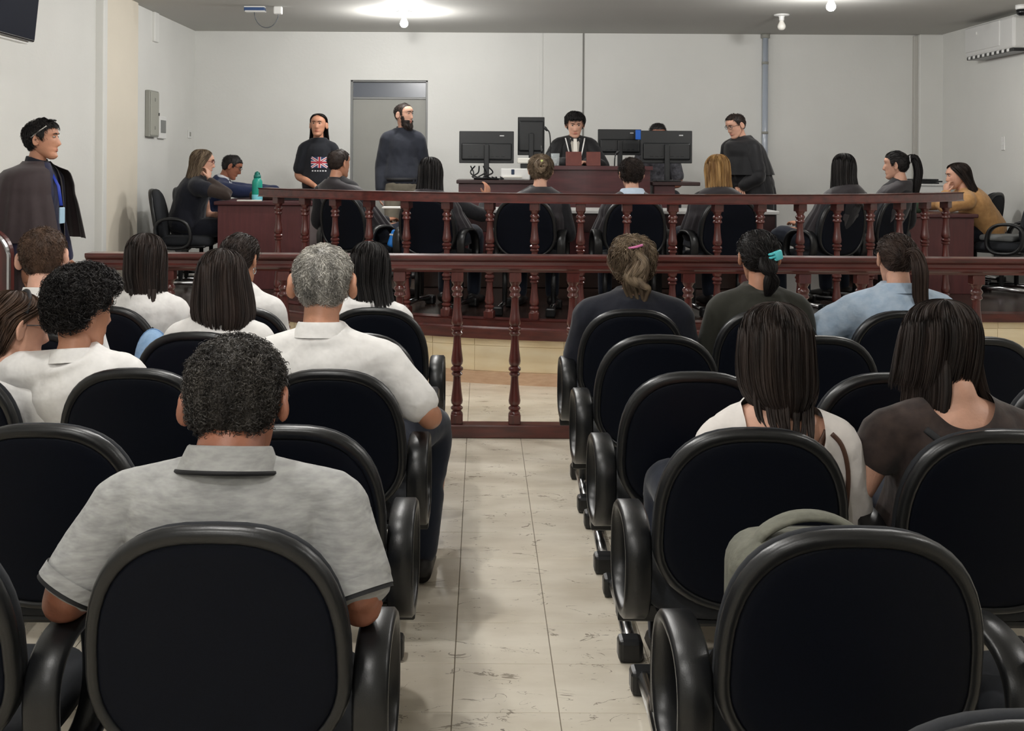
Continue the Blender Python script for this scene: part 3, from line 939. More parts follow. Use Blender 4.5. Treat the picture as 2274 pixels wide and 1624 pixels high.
def hair_long(h, M, rings, n=260, r=.0035, jit=.006, seed=3, wave=0.0, ext=.05, clump=.12, masssub=5, endvar=.12, start=.25):
    """rings: (z, cx, cy, hw, hd, Amax) in hair space (head centre origin, back = -y)"""
    T = smoothpath(np.array(rings, float), masssub)
    nr = len(T); na = 46
    R3 = np.array(M.to_3x3()); T3 = np.array(M.translation)
    tr = lambda P: P @ R3.T + T3
    def surf(t, az, off):
        ti = np.clip(t, 0, 1) * (nr - 1)
        g = lambda c: np.interp(ti, np.arange(nr), T[:, c])
        z = g(0) - np.maximum(t - 1, 0) * (T[0, 0] - T[-1, 0])
        A = az * g(5)
        return np.stack([g(1) + (g(3) + off) * np.sin(A), g(2) - (g(4) + off) * np.cos(A), z], -1)
    tg, ag = np.meshgrid(np.linspace(0, 1, nr), np.linspace(-1, 1, na), indexing='ij')
    rg = np.random.default_rng(seed)
    base = surf(tg, ag, -.004 + .004 * np.sin(ag * 23 + tg * 3) * np.clip(tg * 3, 0, 1))
    q = []
    for i in range(nr - 1):
        for k in range(na - 1):
            q.append((i * na + k, i * na + k + 1, (i + 1) * na + k + 1, (i + 1) * na + k))
    h.add(tr(base), q)
    m = 16
    az0 = rg.uniform(-1, 1, (n, 1)); cl = np.round(az0 / clump) * clump
    t0 = rg.uniform(0, start, (n, 1)); t1 = 1 + rg.uniform(-endvar, ext, (n, 1))
    s = np.linspace(0, 1, m)[None, :]
    t = t0 + (t1 - t0) * s
    az = az0 + (cl - az0) * s * .55 + wave * np.sin(s * 7 + rg.uniform(0, 6.28, (n, 1))) * .06 + rg.normal(size=(n, 1)) * .03 * s
    off = rg.uniform(-.3, 1, (n, 1)) * jit + wave * .006 * np.sin(s * 9 + rg.uniform(0, 6.28, (n, 1)))
    h.strands(tr(surf(t, az, off)), r)

def tail(h, pts, rad, n=90, r=.003, seed=5, spread=1.0, tr=None, wave=0.0):
    """a tied tail or lock: strands along a path with a radius"""
    P = smoothpath(np.array(pts, float), 5); m = len(P)
    rr = np.interp(np.linspace(0, 1, m), np.linspace(0, 1, len(rad)), rad)
    V, Q = loft_arrays(P, rr * .9, n=10, ref=(0, 1, 0.01), caps=False)
    h.add(V, [q for q in Q if len(q) == 4])
    rg = np.random.default_rng(seed)
    a = rg.uniform(0, 2 * PI, (n, 1)); k = np.sqrt(rg.uniform(.4, 1.1, (n, 1))) * spread
    s = np.linspace(0, 1, m)[None, :]
    a = a + wave * np.sin(s * 6 + a)
    T = np.gradient(P, axis=0); T /= np.linalg.norm(T, axis=1, keepdims=True)
    S = np.cross(T, np.array([0, 1, .01])); S /= np.maximum(np.linalg.norm(S, axis=1, keepdims=True), 1e-6); U = np.cross(S, T)
    Q3 = P[None] + (np.cos(a) * k * rr[None])[..., None] * S[None] + (np.sin(a) * k * rr[None])[..., None] * U[None]
    h.strands(Q3, r)

SKINS = {'light': (214, 164, 140), 'tan': (196, 140, 112), 'brown': (160, 104, 80), 'pink': (222, 172, 150)}
def skin(k):
    c = SKINS[k]
    return mat('skin_' + k, c, .5, rgb2=tuple(int(x * .90) for x in c), scale=14, bump=.05, bscale=140, sss=.06)
def hairm(name, c1, c2, rough=.58):
    return mat('hair_' + name, c1, rough, rgb2=c2, scale=26, stretch=(1, 1, .22), spec=.32, detail=6)
H_BLACK = hairm('black', (34, 30, 29), (16, 14, 15))
H_DARK = hairm('dark_brown', (52, 41, 36), (27, 21, 19))
H_BROWN = hairm('brown', (88, 66, 52), (48, 35, 28))
H_GREY = hairm('salt_grey', (204, 200, 192), (112, 110, 106), .5)
H_BLOND = hairm('blond', (196, 158, 104), (118, 82, 48))
H_ASH = hairm('ash_blond', (140, 122, 100), (74, 60, 48))
H_SALT = hairm('dark_with_grey', (78, 74, 70), (28, 25, 24), .55)

def body_ring_torso(mb, hip, N, sw, girth, off, n=20, k=1.0):
    hip, N = np.array(hip, float), np.array(N, float)
    tab = [(-.07, .10, .07), (-.04, .145, .105), (.02, .172, .125), (.12, .176, .130), (.30, .162, .118), (.50, .160, .112), (.68, .170, .116), (.80, .168, .108), (.88, .145, .092), (.94, .108, .074), (.985, .072, .062), (1.0, .060, .056)]
    if off > 0: tab = tab + [(1.03, .058, .054)]
    P, R = [], []
    mid = (hip + N) / 2 + np.array([0, -.035, 0])
    for t, a, b in tab:
        tt = min(t, 1.0)
        p = (1 - tt) ** 2 * hip + 2 * (1 - tt) * tt * mid + tt ** 2 * N
        f = np.interp(t, [0, .35, .6, .9], [girth, girth, (girth + sw / .18) / 2, sw / .18])
        if t > .95: f = 1.0
        if off > 0 and t > .95: a += .012; b += .012
        if t > 1: p = N + (N - hip) / np.linalg.norm(N - hip) * .014
        P.append(p); R.append(((a * f + off) * k, (b * (girth * .6 + .4 if t < .75 else 1) + off) * k))
    V, Q = loft_arrays(P, R, n=n, ref=(0, 1, 0))
    mb.add(V, Q)

def limb(mb, pts, radii, off=0.0, sub=5, n=14, ref=(0, 0, 1)):
    P = smoothpath(np.array([tuple(p) for p in pts], float), sub)
    r = np.interp(np.linspace(0, 1, len(P)), np.linspace(0, 1, len(radii)), radii) + off
    # rounded ends
    T0 = P[0] - P[1]; T0 /= np.linalg.norm(T0); T1 = P[-1] - P[-2]; T1 /= np.linalg.norm(T1)
    P = np.concatenate([[P[0] + T0 * r[0] * .7], [P[0] + T0 * r[0] * .45], P, [P[-1] + T1 * r[-1] * .45], [P[-1] + T1 * r[-1] * .7]])
    r = np.concatenate([[r[0] * .45], [r[0] * .82], r, [r[-1] * .82], [r[-1] * .45]])
    V, Q = loft_arrays(P, r, n=n, ref=ref)
    mb.add(V, Q)

def hand(mb, wrist, d, nrm, curl=.5, side=1, s=1.0):
    """wrist point, direction of the hand, palm normal; thumb towards side * (d x nrm)"""
    d = Vector(d).normalized(); nrm = Vector(nrm); nrm = (nrm - d * nrm.dot(d)).normalized()
    a = d.cross(nrm) * side
    w = Vector(wrist)
    P = [w - d * .02 * s, w + d * .02 * s, w + d * .055 * s, w + d * .092 * s, w + d * .10 * s]
    mb.add(*loft_arrays(P, [(.024 * s, .019 * s), (.030 * s, .018 * s), (.040 * s, .016 * s), (.041 * s, .013 * s), (.03 * s, .008 * s)], n=12, ref=tuple(nrm)))
    for k, (o, L, r) in enumerate(((.030, .074, .0088), (.010, .083, .009), (-.011, .077, .0088), (-.030, .060, .0078))):
        p = w + d * .09 * s + a * o * s
        Q = [p - d * .012 * s, p]; dd = d.copy()
        for j in range(3):
            ang = curl * (.55 + .18 * k * .4)
            dd = (dd * math.cos(ang) + nrm * math.sin(ang)).normalized()
            nn = (nrm * math.cos(ang) - d * math.sin(ang))
            p = p + dd * L * (.42, .33, .25)[j] * s; Q.append(p)
            ax = d.cross(nrm)
            nrm2 = dd.cross(ax) * -1
            d2 = dd
            # rotate the frame with the bend
            Qd, Qn = d2, nrm2
            dd = Qd
            nrm_local = Qn
            nrm_use = nrm_local if nrm_local.dot(nrm) > -2 else nrm
            if j < 2:
                ang2 = curl * .6
                dd = (Qd * math.cos(ang2) + nrm_use * math.sin(ang2)).normalized()
        V, F = loft_arrays(smoothpath([tuple(q) for q in Q], 3), np.interp(np.linspace(0, 1, 13), [0, .8, 1], [r * s, r * .82 * s, r * .45 * s]), n=8, ref=tuple(a))
        mb.add(V, F)
    p = w + d * .028 * s + a * .026 * s
    td = (d * .75 + a * .65 + nrm * .25).normalized()
    Q = [p - td * .01 * s, p + td * .022 * s, p + td * .045 * s + nrm * .004, p + (td * .062 + d * .010) * s + nrm * .012 * curl]
    V, F = loft_arrays(smoothpath([tuple(q) for q in Q], 3), np.interp(np.linspace(0, 1, 10), [0, .7, 1], [.012 * s, .0095 * s, .005 * s]), n=8, ref=tuple(nrm))
    mb.add(V, F)

def set_join(name, mbs, material, parent):
    me = mbs.mesh(name); me.materials.append(material)
    return newobj(name, me, None, parent, True)

class Person: pass

def person(label, loc, rz, head, head_rot=(0, 0, 0), hip_h=.56, stand=False, sw=.175, girth=1.0, sk='light', hs=1.0, group=None,
           arms=None, shirt=None, sleeve='short', fit=.014, cut=None, trousers=None, shoes=(30, 28, 28), voxel=.012, knees=None, face=False, drop=.092,
           neck=.052, sh_roll=0.0, hem=None, ears=True, torso_skin=.86, wr=.004, ear_s=1.0, neck_len=.140, headz_is_top=True, feet_z=.08, lean_mid=None):
    """loc: floor point under the hips (world); head: world point of the head centre"""
    t = empty('person', loc, rz, label, 'person', group)
    p = Person(); p.root = t
    Mi = Matrix.Rotation(-rz, 3, 'Z')
    H = Mi @ (Vector(head) - Vector(loc))
    yaw, bow, tilt = [math.radians(a) for a in head_rot]
    R = (Matrix.Rotation(yaw, 3, 'Z') @ Matrix.Rotation(tilt, 3, 'Y') @ Matrix.Rotation(-bow, 3, 'X'))
    Rh = (Matrix.Rotation(yaw * .2, 3, 'Z') @ Matrix.Rotation(tilt * .5, 3, 'Y') @ Matrix.Rotation(-bow * .75, 3, 'X'))
    N = H - Rh @ Vector((0, .034, neck_len)) * hs
    hip = Vector((0, 0, hip_h))
    p.H, p.R, p.N, p.hip, p.hs = H, R, N, hip, hs
    p.Mh = Matrix.Translation(H) @ R.to_4x4()                       # head space
    p.Mf = Matrix.Translation(H) @ Matrix.Rotation(yaw, 4, 'Z')     # falling hair space
    sw = sw * (.93 if sw < .195 else 1.0)
    lx = Vector((math.cos(sh_roll), 0, math.sin(sh_roll)))
    SJ = {s: N + lx * (s * sw) + Vector((0, .012, -drop)) for s in (-1, 1)}
    p.SJ = SJ
    # arms
    A = {}
    for s in (-1, 1):
        a = (arms or {}).get(s, 'lap') if isinstance(arms, dict) else (arms or 'lap')
        if a == 'lap':
            e = SJ[s] + Vector((s * .055, .05, -.27)); w = Vector((s * .07, N.y * .4 + .30, hip_h + .10))
        elif a == 'rest':
            e = SJ[s] + Vector((s * .075, .06, -.265)); w = e + Vector((-s * .04, .24, .0))
        elif a == 'down':
            e = SJ[s] + Vector((s * .055, -.01, -.28)); w = e + Vector((s * .01, .07, -.24))
        elif a == 'clasp':
            e = SJ[s] + Vector((s * .065, -.01, -.275)); w = Vector((s * .045, .20, e.z - .11))
        else:
            e, w = Vector(a[0]), Vector(a[1])
        A[s] = (SJ[s], e, w)
    p.A = A
    # ---------------- skin
    mb = MB()
    up = R @ Vector((0, 0, 1))
    nk = [N + (hip - N).normalized() * .05 + Vector((0, .012, 0)), N, N.lerp(H, .35) + Vector((0, -.004, 0)), H + R @ Vector((0, -.018, -.06)) * hs, H + R @ Vector((0, -.012, -.01)) * hs]
    mb.add(*loft_arrays(smoothpath([tuple(x) for x in nk], 4), np.interp(np.linspace(0, 1, 17), [0, .25, .5, .8, 1], [neck * .9, neck * 1.05, neck, neck * .98, neck * .9]), n=18, ref=(0, 1, 0)))
    body_ring_torso(mb, hip, N, sw, girth, 0, k=torso_skin)
    for s in (-1, 1):
        S, e, w = A[s]
        limb(mb, [N + Vector((s * .04, 0, -.042)), S], [.042, .046], 0, 4)
        limb(mb, [S, S.lerp(e, .5), e, e.lerp(w, .5), w], [.048, .046, .040, .039, .027], -.002 if sw < .17 else .002)
    mrg = remesh(mb, .010 if voxel < .01 else (.014 if face or voxel < .012 else .018), 3, 'tmp_skin')
    vv, ff = mesh_vf(mrg); bpy.data.meshes.remove(mrg)
    mb = MB(); mb.add(vv, ff)
    V = head_grid(44, 40, True).reshape(-1, 3) * hs
    Rn = np.array(R); Hn = np.array(H)
    q = grid_quads(40, 44); q.append(tuple(reversed(range(44)))); q.append(tuple(range(39 * 44, 40 * 44)))
    mb.add(V @ Rn.T + Hn, q)
    if ears:
        for s in (-1, 1):
            Me = p.Mh @ Matrix.Translation(Vector((s * (.082 + .006 * (ear_s - 1) * 3), -.014, .0)) * hs) @ Matrix.Rotation(s * .62, 4, 'Z') @ Matrix.Rotation(-.15, 4, 'X')
            vs, fs = ell((0, 0, 0), .0085 * hs * ear_s, .021 * hs * ear_s, .034 * hs * ear_s, 14, 12)
            vs = [Vector((v.x + s * .006 * (abs(v.y) / .019 + abs(v.z) / .032) ** 2 * .5, v.y, v.z)) for v in vs]
            mb.add([Me @ v for v in vs], fs)
    for s in (-1, 1):
        S, e, w = A[s]
        d = (w - e).normalized()
        hd = (arms or {}).get(('hand', s)) if isinstance(arms, dict) else None
        if hd: hand(mb, w, hd[0], hd[1], hd[2], s * (hd[3] if len(hd) > 3 else 1), hs * .97)
        else: hand(mb, w, d, Vector((0, 0, -1)) if abs(d.z) < .8 else Vector((-s, 0, 0)), .35, s, hs * .97)
    # legs under the clothes
    if stand:
        kn = {s: Vector((s * .10, .02, hip_h * .53)) for s in (-1, 1)}; an = {s: Vector((s * .115, -.01, feet_z)) for s in (-1, 1)}
    else:
        kn = {s: Vector((s * .13, .43, hip_h - .0)) for s in (-1, 1)}; an = {s: Vector((s * .13, .40, feet_z)) for s in (-1, 1)}
    if knees:
        for s in knees: kn[s], an[s] = Vector(knees[s][0]), Vector(knees[s][1])
    for s in (-1, 1):
        hj = hip + Vector((s * .085, 0.0, -.02))
        limb(mb, [hj, kn[s], an[s]], [.06, .05, .034], 0, 4, 10)
    p.body = set_join('body', mb, skin(sk), t)
    # ---------------- shirt
    if shirt is not None:
        mb = MB()
        body_ring_torso(mb, hip, N, sw, girth, fit)
        for s in (-1, 1):
            S, e, w = A[s]
            limb(mb, [N + Vector((s * .03, 0, -.036)), S], [.044, .050], fit, 4)
            if sleeve == 'short':
                limb(mb, [S, S.lerp(e, .40), S.lerp(e, .78)], [.052, .052, .053], fit, 5)
            elif sleeve == 'cap':
                limb(mb, [S, S.lerp(e, .30)], [.052, .052], fit * .9, 5)
            elif sleeve == 'elbow':
                limb(mb, [S, S.lerp(e, .5), e.lerp(w, .08)], [.053, .053, .052], fit, 5)
            elif sleeve == 'long':
                limb(mb, [S, S.lerp(e, .5), e, e.lerp(w, .5), w.lerp(e, .04)], [.052, .050, .045, .041, .032], fit, 6)
        me = remesh(mb, voxel, 5, 'shirt')
        if wr and voxel < .0135:
            co, _ = np.empty(len(me.vertices) * 3), 0
            me.vertices.foreach_get('co', co); co = co.reshape(-1, 3)
            nn = np.empty(len(me.vertices) * 3); me.vertex_normals.foreach_get('vector', nn); nn = nn.reshape(-1, 3)
            sd = int(abs(loc[0]) * 977 + abs(loc[1]) * 131)
            q_ = co * np.array([1.0, 1.0, .55]); q2 = co @ np.array([[.8, 0, .5], [0, 1, 0], [-.4, 0, .35]])
            fold = wr * (noise3(q_, 20, sd) * .8 + (1 - np.abs(noise3(q2, 34, sd + 1))) * .9 - .5)
            fold *= np.clip((N.z - .0 - co[:, 2]) / .06, 0, 1)
            me.vertices.foreach_set('co', (co + nn * fold[:, None]).ravel()); me.update()
        if cut:
            bm = bmesh.new(); bm.from_mesh(me)
            kill = [f for f in bm.faces if cut(f.calc_center_median(), p)]
            bmesh.ops.delete(bm, geom=kill, context='FACES')
            nb = {}
            for ed in bm.edges:
                if len(ed.link_faces) == 1:
                    a_, b_ = ed.verts; nb.setdefault(a_, []).append(b_); nb.setdefault(b_, []).append(a_)
            for it in range(14):
                new = {v: (v.co + sum((x.co for x in l), Vector()) / len(l)) / 2 for v, l in nb.items()}
                for v, c in new.items(): v.co = c
            bm.to_mesh(me); bm.free()
        me.materials.clear(); me.materials.append(shirt)
        p.shirt = newobj('shirt', me, None, t, True)
    # ---------------- trousers
    if trousers is not None:
        mb = MB()
        mb.add(*loft_arrays([hip + Vector((0, 0, .09)), hip + Vector((0, 0, .04)), hip, hip + Vector((0, .0, -.07))], [(.15 * girth, .11 * girth), (.172 * girth, .128 * girth), (.178 * girth, .135 * girth), (.15 * girth, .11 * girth)], n=18, ref=(0, 1, 0)))
        for s in (-1, 1):
            hj = hip + Vector((s * .085, 0.0, -.02))
            limb(mb, [hj, hj.lerp(kn[s], .5), kn[s], kn[s].lerp(an[s], .5), an[s] + Vector((0, 0, .02))], [.085 * girth, .078 * girth, .062, .056, .05], .006, 4, 12)
        me = remesh(mb, max(voxel, .014), 4, 'trousers'); me.materials.clear(); me.materials.append(trousers)
        p.trousers = newobj('trousers', me, None, t, True)
    for s in (-1, 1):
        a = an[s]
        sm = mat('shoe_%d_%d_%d' % shoes, shoes, .45)
        z0 = max(.0, a.z - .08)
        vs, q = loft_arrays([(a.x, a.y - .075, z0 + .035), (a.x, a.y - .07, z0 + .045), (a.x, a.y - .02, z0 + .05), (a.x, a.y + .06, z0 + .042), (a.x, a.y + .14, z0 + .032), (a.x, a.y + .19, z0 + .024), (a.x, a.y + .2, z0 + .02)],
                            [(.02, .02), (.035, .04), (.04, .048), (.043, .04), (.046, .03), (.034, .022), (.015, .012)], n=14)
        vs = [(v[0], v[1], max(v[2], z0)) for v in vs]
        MB().add(vs, q).build('shoe', sm, t, True)
    # ---------------- face details
    if face:
        e1 = MB(); e2 = MB(); br = MB(); lp = MB()
        for s in (-1, 1):
            e1.add(*ell((0, 0, 0), .0125, .009, .0075, 12, 8, None)); 
            n = len(e1.v) // (1 if s == -1 else 2)
        e1 = MB()
        for s in (-1, 1):
            vs, fs = ell((s * .031, .0785, .021), .0135, .008, .0058, 12, 8); e1.add([p.Mh @ (v * hs) for v in vs], fs)
            vs, fs = ell((s * .031, .0825, .021), .0078, .0050, .0060, 10, 8); e2.add([p.Mh @ (v * hs) for v in vs], fs)
            pts = [(s * .012, .0915, .037), (s * .022, .0920, .0405), (s * .034, .0875, .0415), (s * .047, .0765, .037)]
            V, F = loft_arrays(smoothpath(pts, 3), np.interp(np.linspace(0, 1, 10), [0, .5, 1], [.0028, .0042, .0016]) * 1.0, n=6)
            br.add([p.Mh @ (Vector(v) * hs) for v in V], F)
        for zc, hh in ((-.0535, .0036), (-.0625, .0048)):
            vs, fs = ell((0, .0855, zc), .023, .0075, hh, 14, 6)
            vs = [Vector((v.x, v.y - 9 * v.x * v.x, v.z)) for v in vs]
            lp.add([p.Mh @ (v * hs) for v in vs], fs)
        set_join('eyes', e1, mat('eye_white', (176, 166, 158), .4), t); set_join('irises', e2, mat('iris_dark', (36, 24, 20), .2), t)
        set_join('eyebrows', br, H_DARK, t)
        c = SKINS[sk]; set_join('lips', lp, mat('lips_' + sk, (int(c[0] * .82), int(c[1] * .62), int(c[2] * .64)), .45), t)
    return p

def collar(p, m, h=.04, r=.062, flare=.012, thick=.006, name='collar', y0=0.0, base=None, ry=None, trim=None):
    """standing folded collar around the neck base"""
    N = p.N
    ax = ((p.H + p.R @ Vector((0, -.02, -.07)) * p.hs - N).normalized() * .45 + Vector((0, 0, .55))).normalized(); h = h + .014
    ry = ry or r * .95
    mb = MB()
    P = []; R = []
    prof = [(0.004, r + flare), (h * .35, r + flare * .75), (h * .8, r + flare * .35), (h, r + flare * .15), (h + .003, r), (h * .98, r - thick), (h * .6, r - thick), (.0, r)]
    for z, rr in prof:
        P.append(tuple(N + Vector((0, y0, 0)) + ax * (z + (base or -.020)))); R.append((rr, rr * ry / r))
    P = np.array(P); n = 30
    ref = np.array((0, 1, 0.0))
    S = np.array([-1.0, 0, 0]); T = np.array(ax); S = np.cross(T, ref); S /= np.linalg.norm(S); U = np.cross(S, T)
    vs = []; fs = []
    for pt, rr in zip(P, R):
        for k in range(n):
            a = 2 * PI * k / n
            vs.append(tuple(pt + S * rr[0] * math.cos(a) + U * rr[1] * math.sin(a) - T * .018 * max(0, math.sin(a))))
    for i in range(len(P) - 1):
        for k in range(n): fs.append((i * n + k, i * n + (k + 1) % n, (i + 1) * n + (k + 1) % n, (i + 1) * n + k))
    o = mb.add(vs, fs).build(name, m, p.root, True)
    if trim:
        loop = vs[:n]
        MB().tube([tuple(np.array(v) + np.array((0, 0, -.001))) for v in loop], .0045, 6, closed=True).build('collar_trim', trim, p.root, True)
    return o

def cape(p, m, hem_z, sw, hw1, hd1, folds=17, amp=.05, hd0=.12, name='robe', y1=0.0, neck_r=.085, seed=0, top=.0, n_r=26, hip_y=None, open_front=0.0, back=None):
    """pleated shoulder cape or gown, from the neck to hem_z (local)"""
    N = p.N; na = 120; vs = []; fs = []
    z0 = N.z + .015 + top
    rg = np.random.default_rng(seed); ph = rg.uniform(0, 6.28)
    for i in range(n_r + 1):
        s = i / n_r
        z = z0 + (hem_z - z0) * s
        dz = z0 - z
        hw = np.interp(dz, [0, .02, .05, .085, .15, .24, 10], [neck_r, neck_r + .03, sw + .0, sw + .045, sw + .07, sw + .075, sw + .075])
        hd = np.interp(dz, [0, .03, .06, .14, .26, 10], [neck_r * .95, neck_r + .015, hd0 * .88, hd0, hd0 + .01, hd0 + .01])
        k = np.clip((dz - .2) / max(.05, (z0 - hem_z) - .2), 0, 1)
        hw = hw + (hw1 - (sw + .075)) * k if hem_z < z0 - .25 else hw
        hd = hd + (hd1 - hd0 - .01) * k if hem_z < z0 - .25 else hd
        tt = np.clip((z - p.hip.z) / (N.z - p.hip.z), -.5, 1)
        cy = N.y * tt if tt > 0 else (y1 * -tt)
        cx = N.x * max(tt, 0)
        am = amp * np.clip((dz - .05) / .25, 0, 1)
        for q in range(na):
            a = 2 * PI * q / na
            f = 1 + am * (math.sin(folds * a + ph + .8 * math.sin(2 * a)) * .6 + .4 * math.sin(folds * 1.7 * a + 2 * ph + s))
            hq = hd if (back is None or a < PI) else min(hd, back)
            vs.append((cx + hw * f * math.cos(a), cy + hq * f * math.sin(a), z))
    for i in range(n_r):
        for q in range(na):
            a = 2 * PI * (q + .5) / na
            if open_front and abs((a - PI / 2 + PI) % (2 * PI) - PI) < open_front * .8: continue
            fs.append((i * na + q, (i + 1) * na + q, (i + 1) * na + (q + 1) % na, i * na + (q + 1) % na))
    return MB().add(vs, fs).build(name, m, p.root, True)

def glasses(p, m, w=.036, name='glasses'):
    mb = MB(); hs = p.hs
    for s in (-1, 1):
        loop = [p.Mh @ (Vector((s * .033 + .022 * math.cos(a) * 1.0, .100 - .25 * abs(s * .033 + .022 * math.cos(a)) ** 2 * 20, .018 + .016 * math.sin(a))) * hs) for a in [2 * PI * k / 16 for k in range(16)]]
        mb.tube(loop, .002 * hs, 6, closed=True)
        mb.tube([p.Mh @ (Vector(q) * hs) for q in ((s * .055, .090, .024), (s * .074, .05, .022), (s * .080, -.01, .016), (s * .078, -.022, .0))], .002 * hs, 6)
    mb.tube([p.Mh @ (Vector(q) * hs) for q in ((-.011, .104, .022), (0, .107, .024), (.011, .104, .022))], .002 * hs, 6)
    return mb.build(name, m, p.root, True)

from mathutils.bvhtree import BVHTree
def surf_patch(o, poly, m, lift, name, parent, y_from=1.0):
    """flat print laid on the front of a garment: poly of (x, z) corner points (a quad), subdivided"""
    me = o.data
    bvh = BVHTree.FromPolygons([v.co.copy() for v in me.vertices], [tuple(f.vertices) for f in me.polygons])
    n = 10; a, b, c, d = [Vector(q) for q in poly]; vs = []; fs = []
    for i in range(n + 1):
        for j in range(3):
            q = a.lerp(d, i / n).lerp(b.lerp(c, i / n), j / 2)
            hit = bvh.ray_cast(Vector((q.x, y_from, q.y)), Vector((0, -1, 0)))
            y = hit[0].y if hit[0] is not None else .12
            vs.append((q.x, y + lift, q.y))
    for i in range(n):
        for j in range(2):
            k = i * 3 + j; fs.append((k, k + 1, k + 4, k + 3))
    return MB().add(vs, fs).build(name, m, parent, True)

def strap_on(P, o, pts, w, m, name, sub_=4, lift=.004):
    """band laid over the back of a garment through (x, z) points"""
    me = o.data
    bvh = BVHTree.FromPolygons([v.co.copy() for v in me.vertices], [tuple(f.vertices) for f in me.polygons])
    Q = smoothpath([(x, z) for x, z in pts], sub_); out = []
    for x, z in Q:
        hit = bvh.ray_cast(Vector((x, -2, z)), Vector((0, 1, 0)))
        y = hit[0].y - lift if hit[0] is not None else (out[-1][1] if out else P.N.y)
        out.append((x, y, z))
    V, F = loft_arrays(out, [(w, .003)] * len(out), n=8, ref=(0, 1, 0.01))
    return MB().add(V, F).build(name, m, P.root, True)

# ================================================================== PEOPLE in the picture
def cloth(name, rgb, rgb2=None, rough=.85, bump=.35, bscale=9, stretch=(1, 1, 1), sheen=.15, var=.05):
    return mat('cloth_' + name, rgb, rough, var=var, rgb2=rgb2, scale=30, bump=bump, bscale=bscale, stretch=stretch, sheen=sheen, spec=.25)
WHITE = cloth('white_cotton', (226, 224, 222), bump=.5, bscale=11)
WHITE2 = cloth('white_blouse', (222, 216, 212), bump=.45, bscale=12)
HEATH = cloth('heather_grey', (168, 168, 166), rgb2=(146, 146, 145), bump=.3, bscale=10, stretch=(1, 1, 3))
BLACKC = cloth('black_cloth', (28, 28, 32), bump=.5)
BLACKN = cloth('near_black_navy', (24, 26, 36), bump=.45)
OLIVE = cloth('black_olive', (44, 44, 38), bump=.4)
DENIM = cloth('light_denim', (174, 190, 207), rgb2=(156, 176, 198), bump=.6, bscale=13)
DENIMD = cloth('blue_jeans', (72, 98, 140), rgb2=(52, 74, 112), bump=.4)
NAVYT = cloth('navy_trousers', (26, 32, 46), bump=.3)
BRTEE = cloth('brown_heather', (66, 54, 50), rgb2=(46, 38, 37), bump=.3, bscale=14)
ROBE = cloth('charcoal_robe', (46, 42, 46), rough=.6, bump=.25, bscale=7, sheen=.3)
ROBEB = cloth('black_robe', (20, 20, 23), rough=.6, bump=.25, bscale=7, sheen=.2)
MUST = cloth('mustard', (194, 150, 100), rgb2=(178, 134, 86), bump=.35, bscale=10)
SUIT = cloth('blue_suit', (30, 40, 72), bump=.25)
KHAKI = cloth('khaki', (128, 122, 108), bump=.35)
SHEER = cloth('sheer_black', (58, 48, 44), bump=.2)
DARKT = cloth('charcoal_shirt', (40, 43, 52), bump=.35, bscale=9)
BLUES = cloth('pale_blue_shirt', (190, 206, 224), bump=.3)
LTRIM = mat('black_trim', (20, 20, 24), .7)
BAND = mat('leather_strap', (84, 58, 46), .5)

def hd(u, vtop, d, hs=1.0, hair=.012):
    return at(u, vtop, d) - Vector((0, 0, (.115 + hair) * hs))

def sides(dy=0, **k): return k

# rings for common long styles: (z, cx, cy, hw, hd, A)
def rings_long(length, w=1.0, back=.0, A=2.0, cx=0.0, endw=.07, endd=.05):
    r = [(.128, 0, -.02, .004, .004, PI), (.122, 0, -.018, .034, .040, PI), (.105, 0, -.014, .060, .070, 2.9), (.075, 0, -.010, .079, .094, 2.45), (.035, 0, -.006, .088, .106, 2.15),
         (-.01, 0, -.006, .091 * w, .108, 2.0), (-.06, 0, -.012, .092 * w, .102, 1.9)]
    z = -.06
    n = max(2, int((length - .06) / .05))
    for k in range(1, n + 1):
        s = k / n
        r.append((-.06 - (length - .06) * s, cx * s, -.012 - back * s, (.092 * w) * (1 - s) + endw * s, .10 * (1 - s) + endd * s, 1.9 * (1 - s) + A * .8 * s))
    return r

# ---------------------------------------------------------------- public, left block
# man in grey polo, front row of the picture
h = hd(525, 746, 2.23, 1.12, .012)
P = person('man in heather grey polo shirt seated with bowed head, nearest the viewer', (-.515, 2.25, 0), 0, h, (0, 20, -3), .56, sw=.205, girth=1.14, sk='brown', hs=1.12,
           arms={-1: ((-.285, -.13, .69), (-.22, .14, .70)), 1: ((.29, -.14, .69), (.22, .13, .70))}, shirt=HEATH, sleeve='short', fit=.016, trousers=DENIMD, voxel=.0075, neck=.066, drop=.085, neck_len=.098)
collar(P, HEATH, .036, .080, .022, trim=LTRIM)
for s in (-1, 1):
    S, e, w = P.A[s]; c = S.lerp(e, .80); dd = (e - S).normalized()
    for k, (o, m, r) in enumerate(((.0, HEATH, .070), (.016, LTRIM, .0685))):
        V, F = loft_arrays([c + dd * (o - .010), c + dd * (o + .008 if k else o + .016)], [r, r], n=28, caps=False)
        MB().add(V, F).build('sleeve_band' if not k else 'sleeve_trim', m, P.root, True)
H = Hair(); hair_short(H, P.Mh, P.hs, .012, 12000, .010, .00075, .003, 150, seed=11, loop=.0038); H.build('hair', H_SALT, P.root)

